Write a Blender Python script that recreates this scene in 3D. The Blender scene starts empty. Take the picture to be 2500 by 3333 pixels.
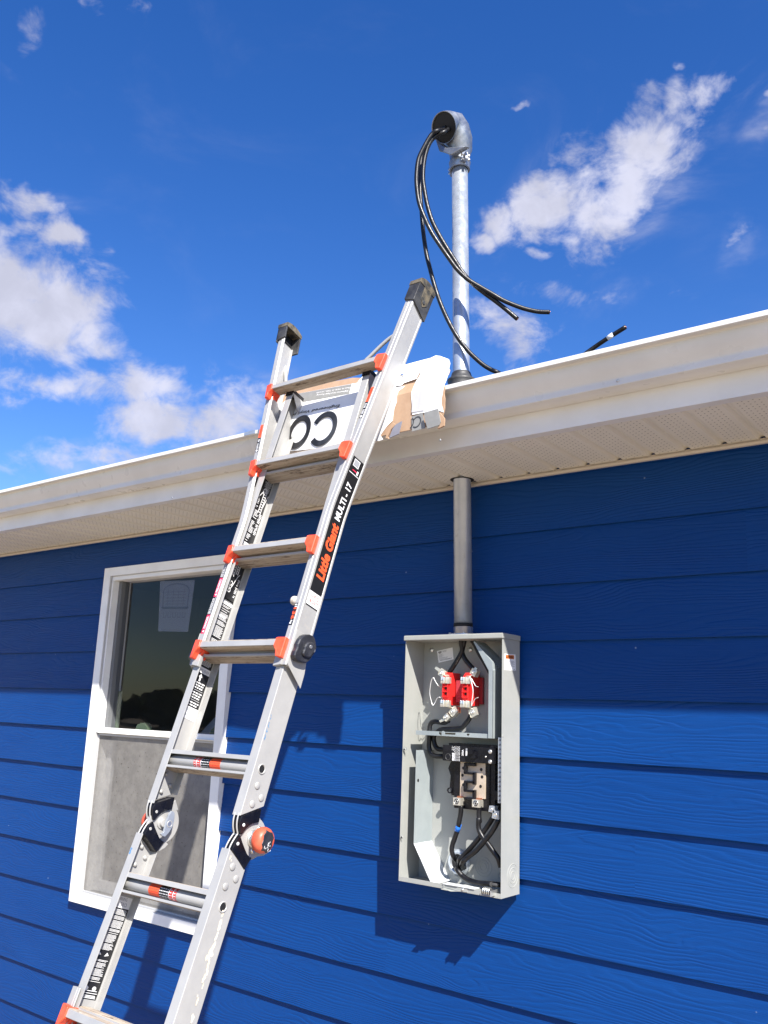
import bpy, bmesh, math, random
from mathutils import Vector, Matrix
random.seed(7)
R = math.radians
scene = bpy.context.scene
COL = scene.collection

# ---------------------------------------------------------------- camera
cam_d = bpy.data.cameras.new("camera")
cam = bpy.data.objects.new("camera", cam_d)
COL.objects.link(cam)
cam_d.sensor_fit = 'VERTICAL'
cam_d.sensor_height = 24.0
cam_d.lens = 24.0 * 2840 / 3333
cam_d.clip_start = 0.05
cam_d.clip_end = 2000
cam.matrix_world = Matrix(((0.79234, 0.10953, 0.60017, 0.0),
                           (0.60900, -0.20042, -0.76743, -2.5),
                           (0.03623, 0.97357, -0.22551, 1.6),
                           (0, 0, 0, 1)))
scene.camera = cam

# ---------------------------------------------------------------- sun, sky, exposure
SUN = Vector((0.176, -0.118, 0.207)).normalized()
elev = math.asin(SUN.z)
sun_d = bpy.data.lights.new("sun", 'SUN')
sun_d.energy = 5.0
sun_d.angle = R(0.55)
sun_d.color = (1.0, 0.955, 0.89)
sun = bpy.data.objects.new("sun", sun_d)
COL.objects.link(sun)
sun.rotation_euler = SUN.to_track_quat('Z', 'Y').to_euler()
sun.location = (6, -5, 8)

scene.view_settings.view_transform = 'Standard'
scene.view_settings.look = 'None'
scene.view_settings.gamma = 1
scene.view_settings.exposure = 1.1
SKY_STRENGTH = 0.094

world = bpy.data.worlds.new("World")
scene.world = world
world.use_nodes = True
wt = world.node_tree
wt.nodes.clear()


class G:
    """small node-graph helper"""
    def __init__(s, tree): s.t = tree
    def n(s, typ, **kw):
        nd = s.t.nodes.new(typ)
        for k, v in kw.items(): setattr(nd, k, v)
        return nd
    def put(s, sock, v):
        if hasattr(v, 'is_output'): s.t.links.new(v, sock)
        elif v is not None: sock.default_value = v
    def math(s, op, a, b=None, c=None, clamp=False):
        nd = s.n('ShaderNodeMath', operation=op); nd.use_clamp = clamp
        s.put(nd.inputs[0], a)
        if b is not None: s.put(nd.inputs[1], b)
        if c is not None: s.put(nd.inputs[2], c)
        return nd.outputs[0]
    def vec(s, op, a, b=None):
        nd = s.n('ShaderNodeVectorMath', operation=op)
        s.put(nd.inputs[0], a)
        if b is not None: s.put(nd.inputs[1], b)
        return nd.outputs['Value'] if op in ('DOT_PRODUCT', 'LENGTH') else nd.outputs[0]
    def noise(s, vec, scale, detail=4, rough=.55, dist=0, dim='3D', w=None):
        nd = s.n('ShaderNodeTexNoise', noise_dimensions=dim)
        s.put(nd.inputs['Vector'], vec)
        nd.inputs['Scale'].default_value = scale; nd.inputs['Detail'].default_value = detail
        nd.inputs['Roughness'].default_value = rough; nd.inputs['Distortion'].default_value = dist
        if w is not None: s.put(nd.inputs['W'], w)
        return nd.outputs['Fac']
    def ramp(s, v, lo, hi, a=0., b=1., smooth=True):
        nd = s.n('ShaderNodeMapRange'); nd.interpolation_type = 'SMOOTHSTEP' if smooth else 'LINEAR'
        s.put(nd.inputs['Value'], v)
        for k, x in (('From Min', lo), ('From Max', hi), ('To Min', a), ('To Max', b)): nd.inputs[k].default_value = x
        return nd.outputs['Result']
    def mix(s, f, a, b, blend='MIX'):
        nd = s.n('ShaderNodeMix', data_type='RGBA', blend_type=blend)
        s.put(nd.inputs[0], f); s.put(nd.inputs[6], a); s.put(nd.inputs[7], b)
        return nd.outputs[2]
    def scale(s, v, sc):
        return s.vec('MULTIPLY', v, sc)


def rgb(*c): return (c[0], c[1], c[2], 1.0)


g = G(wt)
sky = g.n('ShaderNodeTexSky', sky_type='NISHITA')
sky.sun_disc = False
sky.sun_elevation = elev
sky.sun_rotation = math.atan2(SUN.x, SUN.y)
sky.altitude = 300
sky.air_density = 1.0
sky.dust_density = 0.4
sky.ozone_density = 2.2
tc = g.n('ShaderNodeTexCoord')
D3 = tc.outputs['Generated']
# clouds live in the sky by direction: (centre, width axis point, height axis point, strength)
blobs = [(*[(-0.4295,0.7421,0.5145),(-0.3998,0.7595,0.5131),(-0.4356,0.7529,0.4933)], 1.0),
         (*[(-0.3853,0.7563,0.5288),(-0.3407,0.7702,0.5392),(-0.3825,0.7759,0.5016)], 1.05),
         (*[(-0.3287,0.7813,0.5306),(-0.2699,0.7927,0.5467),(-0.3218,0.8036,0.5006)], 1.1),
         (*[(-0.2829,0.771,0.5706),(-0.2517,0.7656,0.5921),(-0.2607,0.7962,0.5459)], 1.05),
         (*[(-0.2459,0.7666,0.5931),(-0.2183,0.7785,0.5885),(-0.2517,0.7806,0.5721)], 0.75),
         (*[(-0.2163,0.7673,0.6037),(-0.1874,0.7671,0.6136),(-0.2107,0.7779,0.592)], 0.95),
         (*[(-0.1981,0.7673,0.61),(-0.1847,0.767,0.6145),(-0.1953,0.7725,0.6042)], 0.7),
         (*[(-0.4036,0.7696,0.4947),(-0.3855,0.7795,0.4937),(-0.4067,0.7754,0.483)], 0.9),
         (*[(-0.4521,0.741,0.4966),(-0.4382,0.7495,0.4962),(-0.4559,0.7477,0.4828)], 0.9),
         (*[(-0.3315,0.7435,0.5807),(-0.2991,0.7487,0.5916),(-0.3268,0.7563,0.5667)], 0.55),
         (*[(-0.1791,0.8033,0.568),(-0.1592,0.806,0.5702),(-0.1772,0.8117,0.5565)], 0.7),
         (*[(-0.1689,0.7842,0.5971),(-0.1549,0.7894,0.5941),(-0.1711,0.7906,0.588)], 0.75),
         (*[(-0.2149,0.8509,0.4794),(-0.205,0.8564,0.4738),(-0.225,0.8574,0.4628)], 0.5),
         (*[(-0.3903,0.8001,0.4555),(-0.3267,0.8371,0.4388),(-0.3969,0.8058,0.4395)], 0.42),
         (*[(-0.4537,0.7851,0.4217),(-0.4003,0.8146,0.4197),(-0.4589,0.7943,0.3981)], 0.66),
         (*[(-0.2893,0.8452,0.4493),(-0.2722,0.8536,0.4442),(-0.2916,0.8475,0.4436)], 0.5),
         (*[(-0.3729,0.6843,0.6266),(-0.3618,0.691,0.6258),(-0.375,0.6881,0.6212)], 0.5),
         (*[(-0.2426,0.7445,0.622),(-0.2335,0.7487,0.6205),(-0.2444,0.7489,0.616)], 0.45),
         (*[(-0.813,0.4289,0.3938),(-0.775,0.4991,0.3877),(-0.8367,0.4332,0.3349)], 1.2),
         (*[(-0.8223,0.3844,0.4197),(-0.8,0.436,0.4122),(-0.8444,0.3846,0.3729)], 1.2),
         (*[(-0.7677,0.4363,0.4694),(-0.7557,0.4601,0.466),(-0.7773,0.4372,0.4524)], 0.95),
         (*[(-0.7713,0.3943,0.4996),(-0.7555,0.4325,0.492),(-0.7811,0.3939,0.4846)], 0.8),
         (*[(-0.7888,0.3912,0.4741),(-0.7728,0.4146,0.4806),(-0.794,0.396,0.4611)], 0.65),
         (*[(-0.8136,0.4569,0.3597),(-0.7711,0.5213,0.3655),(-0.8189,0.4608,0.3421)], 0.9),
         (*[(-0.8294,0.453,0.3268),(-0.7913,0.5194,0.3226),(-0.8361,0.455,0.3065)], 0.9),
         (*[(-0.769,0.5461,0.3322),(-0.7313,0.5963,0.3312),(-0.7753,0.5496,0.3111)], 0.8),
         (*[(-0.7666,0.5655,0.3042),(-0.7247,0.6121,0.3164),(-0.7697,0.5735,0.2804)], 0.9),
         (*[(-0.8014,0.5379,0.2615),(-0.7449,0.606,0.279),(-0.8039,0.5452,0.2376)], 0.85),
         (*[(-0.7156,0.6225,0.317),(-0.6725,0.6615,0.3318),(-0.7178,0.6386,0.2774)], 0.95),
         (*[(-0.7524,0.4726,0.4589),(-0.7446,0.4827,0.4611),(-0.7565,0.477,0.4474)], 0.42),
         (*[(-0.7773,0.4966,0.3861),(-0.768,0.5091,0.3886),(-0.7794,0.499,0.3787)], 0.5),
         (*[(-0.6364,0.4061,0.6558),(-0.617,0.4269,0.6611),(-0.6447,0.414,0.6427)], 0.55),
         (*[(-0.6674,0.3691,0.6468),(-0.6524,0.3864,0.6519),(-0.6737,0.3746,0.637)], 0.45),
         (*[(-0.7271,0.3282,0.603),(-0.7222,0.3438,0.6003),(-0.7455,0.3262,0.5813)], 0.42),
         (*[(-0.862,0.4533,0.227),(-0.8521,0.4703,0.2297),(-0.8641,0.4567,0.2114)], 0.6),
         (*[(-0.6958,0.6277,0.3491),(-0.6644,0.6516,0.3661),(-0.695,0.6365,0.3346)], 0.6)]
warp = g.n('ShaderNodeTexNoise'); g.put(warp.inputs['Vector'], D3)
warp.inputs['Scale'].default_value = 7.0; warp.inputs['Detail'].default_value = 5; warp.inputs['Roughness'].default_value = .6
wv = g.vec('MULTIPLY', g.vec('SUBTRACT', warp.outputs['Color'], (.5, .5, .5)), (.11, .11, .11))
DW = g.vec('ADD', D3, wv)
mask = None
for c, ax, ay, st in blobs:
    c = Vector(c); ax = Vector(ax) - c; ay = Vector(ay) - c
    d = g.vec('SUBTRACT', DW, tuple(c))
    u = g.vec('DOT_PRODUCT', d, tuple(ax / ax.length_squared))
    v = g.vec('DOT_PRODUCT', d, tuple(ay / ay.length_squared))
    r2 = g.math('ADD', g.math('MULTIPLY', u, u), g.math('MULTIPLY', v, v))
    e = g.math('MULTIPLY', g.math('EXPONENT', g.math('MULTIPLY', r2, -0.9)), st)
    mask = e if mask is None else g.math('MAXIMUM', mask, e)
fb = g.noise(g.scale(D3, (1, 1, 1.4)), 15, 10, .62, .35)
dens = g.math('ADD', mask, g.math('MULTIPLY', g.math('SUBTRACT', fb, .5), 2.1))
dens = g.ramp(dens, .26, .98)
dens = g.math('MULTIPLY', dens, g.ramp(mask, .10, .35))
veil = g.math('MULTIPLY', g.ramp(g.noise(g.scale(D3, (1, 1, 2.2)), 4.5, 8, .6, .6), .50, .82), g.ramp(mask, .0, .3, .07, .5))
dens = g.math('MAXIMUM', dens, veil)
lum = g.ramp(g.noise(D3, 16, 6, .55, .2), .3, .7, .82, 1.06)
hs = g.n('ShaderNodeHueSaturation'); g.put(hs.inputs['Color'], sky.outputs[0])
hs.inputs['Hue'].default_value = .516; hs.inputs['Saturation'].default_value = 1.36; hs.inputs['Value'].default_value = 1.0
CL = 4.8
ccol = g.vec('MULTIPLY', (CL * .80, CL * .81, CL * .97), lum)
colr = g.mix(g.math('MULTIPLY', dens, .93), hs.outputs[0], ccol)
bg = g.n('ShaderNodeBackground'); g.put(bg.inputs['Color'], colr)
bg.inputs['Strength'].default_value = SKY_STRENGTH
wo = g.n('ShaderNodeOutputWorld'); wt.links.new(bg.outputs[0], wo.inputs['Surface'])

# ---------------------------------------------------------------- materials
def material(name, color=(.5, .5, .5), rough=.5, metal=0., spec=.5, build=None, coat=0.):
    m = bpy.data.materials.new(name); m.use_nodes = True
    t = m.node_tree; p = t.nodes['Principled BSDF']
    p.inputs['Base Color'].default_value = rgb(*color)
    p.inputs['Roughness'].default_value = rough
    p.inputs['Metallic'].default_value = metal
    p.inputs['Specular IOR Level'].default_value = spec
    p.inputs['Coat Weight'].default_value = coat
    gg = G(t)
    if build:
        co = gg.n('ShaderNodeTexCoord').outputs['Object']
        build(gg, p, co)
    return m


def bump(g, p, h, strength, dist):
    b = g.n('ShaderNodeBump'); g.put(b.inputs['Height'], h)
    b.inputs['Strength'].default_value = strength; b.inputs['Distance'].default_value = dist
    g.put(p.inputs['Normal'], b.outputs[0])


def varied(c1, c2, scale, rough=None, bumpd=0, stretch=(1, 1, 1), detail=5, lo=.35, hi=.65, bscale=None):
    def f(g, p, co):
        v = g.scale(co, stretch)
        n = g.noise(v, scale, detail, .6)
        g.put(p.inputs['Base Color'], g.mix(g.ramp(n, lo, hi), rgb(*c1), rgb(*c2)))
        if rough: g.put(p.inputs['Roughness'], g.ramp(g.noise(v, scale * 2.3, 3), .3, .7, rough[0], rough[1]))
        if bumpd: bump(g, p, g.noise(v, bscale or scale * 4, 4), .5, bumpd)
    return f


def siding(g, p, co):
    sep = g.n('ShaderNodeSeparateXYZ'); g.put(sep.inputs[0], co)
    x, z = sep.outputs['X'], sep.outputs['Z']
    k = g.math('DIVIDE', g.math('SUBTRACT', z, 0.0575), .1785)
    row = g.math('FLOOR', k); fr = g.math('FRACT', k)
    piece = g.math('ADD', g.math('MULTIPLY', row, 7.31), g.math('MULTIPLY', g.math('FLOOR', g.math('DIVIDE', g.math('ADD', x, g.math('MULTIPLY', row, 1.37)), 3.6)), 3.1))
    cb = g.n('ShaderNodeCombineXYZ'); g.put(cb.inputs[0], g.math('MULTIPLY', x, 1.25)); g.put(cb.inputs[1], g.math('MULTIPLY', z, 5.5)); g.put(cb.inputs[2], piece)
    # cathedral grain: contour lines of a stretched field, dense low on the board, open towards its top
    f = g.noise(cb.outputs[0], 1.1, 3, .5, .25)
    fine = g.noise(g.scale(co, (9, 1, 60)), 1.2, 3, .6)
    ph = g.math('ADD', g.math('MULTIPLY', g.math('POWER', g.math('SUBTRACT', 1.02, fr), 1.5), 13.), g.math('MULTIPLY', f, 17.))
    ph = g.math('ADD', ph, g.math('MULTIPLY', fine, .45))
    saw = g.math('FRACT', ph)
    ridge = g.math('MULTIPLY', g.ramp(saw, .0, .25), g.ramp(saw, .45, 1.0, 1, 0))
    wide = g.ramp(g.noise(g.scale(co, (2.2, 1, 9)), 1.7, 2), .3, .7, .35, 1.)
    ridge = g.math('MULTIPLY', ridge, wide)
    comb = g.noise(g.scale(co, (5, 1, 330)), 1., 2, .5)
    h = g.math('ADD', g.math('MULTIPLY', ridge, .62), g.math('MULTIPLY', comb, .55))
    h = g.math('ADD', h, g.math('MULTIPLY', g.noise(co, 420, 2), .12))
    bump(g, p, h, .85, .0016)
    pale = g.noise(g.scale(co, (1.2, 1, 3)), 1.3, 5, .6)
    tone = g.noise(g.scale(co, (0, 0, 0)), 1.0, 0, .5) if False else None
    wn = g.n('ShaderNodeTexWhiteNoise', noise_dimensions='1D'); g.put(wn.inputs['W'], piece)
    c = g.mix(g.math('ADD', g.math('MULTIPLY', g.ramp(pale, .3, .75), .6), g.math('MULTIPLY', wn.outputs['Value'], .4)), rgb(.0012, .037, .172), rgb(.0022, .045, .196))
    spk = g.n('ShaderNodeTexVoronoi'); g.put(spk.inputs['Vector'], co); spk.inputs['Scale'].default_value = 9
    dot = g.math('MULTIPLY', g.ramp(spk.outputs['Distance'], .018, .035, 1, 0), .65)
    c = g.mix(dot, c, rgb(.22, .28, .4))
    g.put(p.inputs['Base Color'], c)
    g.put(p.inputs['Roughness'], g.ramp(comb, .3, .7, .42, .6))


def soffit(g, p, co):
    sep = g.n('ShaderNodeSeparateXYZ'); g.put(sep.inputs[0], co)
    x, y = sep.outputs['X'], sep.outputs['Y']
    ph = g.math('FRACT', g.math('DIVIDE', g.math('ADD', x, 0.612 + 10.55), .1055))
    band = g.math('MULTIPLY', g.ramp(ph, .17, .2), g.ramp(ph, .8, .83, 1, 0))
    band = g.math('MULTIPLY', band, g.math('MULTIPLY', g.ramp(y, -.375, -.372), g.ramp(y, -.018, -.014, 1, 0)))
    rx = g.math('DIVIDE', x, .0131)
    ry = g.math('DIVIDE', y, .0205)
    par = g.math('MULTIPLY', g.math('FRACT', g.math('MULTIPLY', g.math('FLOOR', rx), .5)), 1.0)
    fx = g.math('SUBTRACT', g.math('FRACT', rx), .5)
    fy = g.math('SUBTRACT', g.math('FRACT', g.math('ADD', ry, par)), .5)
    fx = g.math('MULTIPLY', fx, .0131); fy = g.math('MULTIPLY', fy, .0205)
    d = g.math('SQRT', g.math('ADD', g.math('MULTIPLY', fx, fx), g.math('MULTIPLY', fy, fy)))
    hole = g.math('MULTIPLY', g.ramp(d, .0017, .0025, 1, 0), band)
    n = g.noise(co, 3, 4)
    c = g.mix(g.ramp(n, .3, .7), rgb(.73, .70, .61), rgb(.78, .745, .65))
    g.put(p.inputs['Base Color'], g.mix(g.math('MULTIPLY', hole, .85), c, rgb(.10, .085, .07)))


def brushed(c1, c2, r1, r2, dirt=None, sc=1.0):
    def f(g, p, co):
        n = g.noise(co, 9 * sc, 5, .6)
        c = g.mix(g.ramp(n, .3, .7), rgb(*c1), rgb(*c2))
        sp = g.noise(co, 70 * sc, 4, .7)
        c = g.mix(g.ramp(sp, .62, .78, 0, .35), c, rgb(*[v * .55 for v in c1]))
        if dirt:
            dn = g.noise(g.scale(co, (1, 1, 1)), 26 * sc, 6, .7)
            c = g.mix(g.ramp(dn, .56, .72, 0, .55), c, rgb(*dirt))
        g.put(p.inputs['Base Color'], c)
        g.put(p.inputs['Roughness'], g.ramp(g.noise(co, 45 * sc, 4), .3, .7, r1, r2))
        bump(g, p, g.noise(co, 240, 3), .15, .0004)
    return f


def tread(g, p, co):
    # ribbed, muddy underside of the ladder rungs: ribs run along X
    n1 = g.noise(g.scale(co, (6, 95, 95)), 1.0, 4, .65)
    n2 = g.noise(g.scale(co, (9, 40, 40)), 1.0, 6, .75)
    n3 = g.noise(g.scale(co, (30, 160, 160)), 1.0, 3, .6)
    c = g.mix(g.ramp(n1, .38, .62), rgb(.46, .39, .31), rgb(.31, .25, .19))
    c = g.mix(g.ramp(n2, .52, .66), c, rgb(.095, .062, .038))
    c = g.mix(g.ramp(n3, .60, .74, 0, .6), c, rgb(.52, .44, .34))
    g.put(p.inputs['Base Color'], c)
    bump(g, p, g.math('ADD', n1, n3), .6, .0015)


def cardb(c1, c2):
    def f(g, p, co):
        n = g.noise(g.scale(co, (1, 1, 1)), 14, 6, .65)
        g.put(p.inputs['Base Color'], g.mix(g.ramp(n, .35, .65), rgb(*c1), rgb(*c2)))
        bump(g, p, g.noise(g.scale(co, (1, 1, .3)), 60, 5, .6), .4, .0018)
    return f


def screenf(g, p, co):
    t = g.t; out = [n for n in t.nodes if n.type == 'OUTPUT_MATERIAL'][0]
    tr = g.n('ShaderNodeBsdfTransparent'); df = g.n('ShaderNodeBsdfDiffuse')
    n = g.noise(co, 22, 7, .7)
    c = g.mix(g.ramp(n, .35, .68), rgb(.225, .215, .20), rgb(.285, .272, .25))
    sp = g.noise(co, 75, 4, .6)
    c = g.mix(g.ramp(sp, .60, .70, 0, .7), c, rgb(.1, .085, .07))
    g.put(df.inputs['Color'], c)
    mx = g.n('ShaderNodeMixShader')
    g.put(mx.inputs[0], g.ramp(g.noise(co, 3, 3), .3, .7, .66, .74))
    t.links.new(tr.outputs[0], mx.inputs[1]); t.links.new(df.outputs[0], mx.inputs[2])
    t.links.new(mx.outputs[0], out.inputs['Surface'])


def glassf(g, p, co):
    t = g.t; out = [n for n in t.nodes if n.type == 'OUTPUT_MATERIAL'][0]
    tr = g.n('ShaderNodeBsdfTransparent'); gl = g.n('ShaderNodeBsdfGlossy')
    gl.inputs['Roughness'].default_value = .015
    tr.inputs['Color'].default_value = rgb(.80, .81, .83)
    lwn = g.n('ShaderNodeLayerWeight')
    fr_ = g.math('ADD', g.math('MULTIPLY', g.math('POWER', lwn.outputs['Facing'], 5.0), .85), .04)
    b = g.n('ShaderNodeBump'); g.put(b.inputs['Height'], g.noise(co, 2.2, 2)); b.inputs['Strength'].default_value = .25; b.inputs['Distance'].default_value = .006
    g.t.links.new(b.outputs[0], gl.inputs['Normal'])
    mx = g.n('ShaderNodeMixShader'); t.links.new(fr_, mx.inputs[0])
    t.links.new(tr.outputs[0], mx.inputs[1]); t.links.new(gl.outputs[0], mx.inputs[2])
    t.links.new(mx.outputs[0], out.inputs['Surface'])


def paperf(alpha, color):
    def f(g, p, co):
        t = g.t; out = [n for n in t.nodes if n.type == 'OUTPUT_MATERIAL'][0]
        tr = g.n('ShaderNodeBsdfTransparent'); df = g.n('ShaderNodeBsdfDiffuse'); df.inputs['Color'].default_value = rgb(*color)
        mx = g.n('ShaderNodeMixShader'); mx.inputs[0].default_value = alpha
        t.links.new(tr.outputs[0], mx.inputs[1]); t.links.new(df.outputs[0], mx.inputs[2])
        t.links.new(mx.outputs[0], out.inputs['Surface'])
    return f


M = dict(
    siding=material('blue_siding', rough=.5, spec=.16, build=siding),
    white=material('white_vinyl', (.78, .78, .77), .4, build=varied((.76, .76, .75), (.82, .82, .81), 9, (.35, .5))),
    jamb=material('grey_jamb', (.42, .42, .42), .5),
    gutter=material('white_gutter', (.64, .63, .61), .33, spec=.5, build=varied((.61, .60, .575), (.66, .65, .625), 5, (.27, .38), .0006, bscale=9)),
    fascia=material('fascia_metal', (.7, .69, .67), .4, build=varied((.68, .67, .65), (.74, .73, .71), 5, (.35, .5), .0006, bscale=9)),
    soffit=material('vented_soffit', (.62, .58, .53), .5, build=soffit),
    trim=material('soffit_trim', (.62, .56, .47), .5),
    shingle=material('roof_shingle', (.06, .06, .062), .9, build=varied((.05, .05, .052), (.09, .088, .085), 60)),
    glass=material('window_glass', build=glassf),
    screen=material('insect_screen', build=screenf),
    room=material('dim_room_wall', (.36, .35, .34), .9),
    roomlt=material('pale_drape', (.75, .77, .8), .9),
    foam=material('green_foam', (.09, .13, .075), .8),
    sticker_paper=material('glass_sticker_paper', build=paperf(.22, (.42, .45, .58))),
    sticker_ink=material('glass_sticker_ink', build=paperf(.45, (.08, .10, .16))),
    alu=material('ladder_aluminium', metal=.26, rough=.4, build=brushed((.36, .356, .348), (.42, .414, .402), .36, .5, (.46, .43, .39))),
    alu2=material('clean_aluminium', metal=.18, rough=.4, build=brushed((.355, .35, .338), (.41, .404, .388), .34, .48)),
    tread=material('muddy_tread', rough=.8, build=tread),
    orange=material('orange_plastic', (.80, .075, .028), .38, build=varied((.78, .065, .025), (.86, .095, .04), 30, (.3, .5), .0004)),
    coral=material('coral_plastic', (.62, .10, .045), .5, build=varied((.58, .085, .04), (.66, .12, .06), 30, (.4, .6), .0004)),
    black=material('black_plastic', (.006, .006, .008), .32, spec=.35, build=varied((.004, .004, .006), (.009, .009, .012), 25, (.2, .4), .0004)),
    casting=material('black_casting', (.02, .021, .026), .34, build=varied((.016, .017, .021), (.034, .035, .042), 25, (.25, .42), .0004)),
    castalu=material('weathered_casting', metal=.7, rough=.4, build=brushed((.22, .24, .27), (.34, .36, .40), .30, .5, (.16, .16, .17), 1.4)),
    track=material('dark_sash_track', (.14, .145, .15), .5),
    rubber=material('worn_rubber', (.03, .03, .03), .6, build=varied((.022, .022, .024), (.055, .055, .055), 18, (.4, .7), .0008)),
    mossy=material('dirty_rubber', (.1, .1, .06), .8, build=varied((.030, .030, .028), (.14, .115, .075), 38, None, .001)),
    dark=material('hole_dark', (.006, .006, .007), .7),
    label_black=material('label_black', (.012, .012, .013), .35),
    label_white=material('label_white', (.78, .78, .78), .45),
    label_red=material('label_red', (.70, .03, .085), .45),
    label_orange=material('label_orange', (.84, .10, .03), .45),
    ink_red=material('ink_red', (.62, .05, .04), .45),
    ink_grey=material('ink_grey', (.30, .31, .33), .5),
    cream_paint=material('cream_paint_smear', (.66, .60, .47), .7, build=varied((.70, .65, .54), (.56, .50, .38), 60, None, .0008)),
    blue_paint=material('blue_paint_smear', (.05, .20, .42), .6),
    foamplug=material('cream_foam', (.62, .58, .50), .9, build=varied((.66, .62, .55), (.42, .37, .30), 90, None, .002, stretch=(3, 1, 1))),
    galv=material('galvanised_steel', metal=.60, rough=.38, build=brushed((.42, .46, .51), (.52, .56, .605), .28, .44, (.30, .32, .36), 1.1)),
    zinc=material('bright_zinc', (.72, .72, .70), .28, metal=.85),
    tin=material('tinned_brass', metal=.7, rough=.35, build=brushed((.66, .62, .52), (.78, .75, .66), .25, .4)),
    steelsheet=material('zinc_sheet', metal=.25, rough=.5, build=brushed((.28, .32, .33), (.36, .40, .40), .4, .55, None, .6)),
    boxgrey=material('grey_enamel', (.31, .32, .30), .48, build=varied((.30, .31, .29), (.325, .33, .31), 12, (.36, .48), .0003, bscale=160)),
    cable=material('black_cable', (.005, .005, .006), .38, spec=.4, build=varied((.004, .004, .005), (.010, .010, .012), 45, (.30, .48), .0005)),
    copper=material('bare_copper', (.62, .25, .14), .35, metal=.9),
    red=material('red_moulded', (.74, .022, .02), .42),
    dred=material('dark_red_resin', (.30, .018, .022), .5),
    pink=material('clear_shield', build=paperf(.62, (.50, .07, .09))),
    bustan=material('bus_plate', (.52, .43, .33), .45, metal=.25, build=varied((.50, .41, .31), (.58, .49, .39), 40, (.35, .5))),
    wire=material('tinned_wire', (.75, .75, .73), .35, metal=.5),
    blue=material('blue_tape', (.02, .18, .75), .4),
    paper=material('white_paper', (.80, .80, .80), .6),
    orange_ink=material('warning_orange', (.55, .14, .02), .5),
    cards=material('creased_card', (.50, .50, .51), .6),  # white card greyed, shade of folds and creases put into the colour
    zbright=material('bright_zinc_sheet', (.62, .64, .64), .5, metal=.1, build=varied((.52, .54, .54), (.70, .72, .72), 30, (.35, .6), .0012)),  # slanted divider's sun glare put into the colour; also the pale latch lip
    card=material('brown_cardboard', rough=.85, build=cardb((.37, .235, .145), (.43, .285, .185))),
    cardw=material('white_printed_card', rough=.6, build=cardb((.77, .77, .77), (.83, .83, .83))),
    cardg=material('grey_printed_card', rough=.5, build=cardb((.22, .22, .21), (.26, .26, .25))),
    cardl=material('lilac_grey_card', rough=.5, build=cardb((.18, .18, .22), (.22, .22, .26))),
    cardk=material('black_print', rough=.45, build=varied((.012, .012, .014), (.05, .052, .056), 9)),
    ground=material('dry_ground', rough=.95, build=varied((.25, .195, .135), (.35, .285, .21), 1.3, None, .02, bscale=14)),
)

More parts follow.
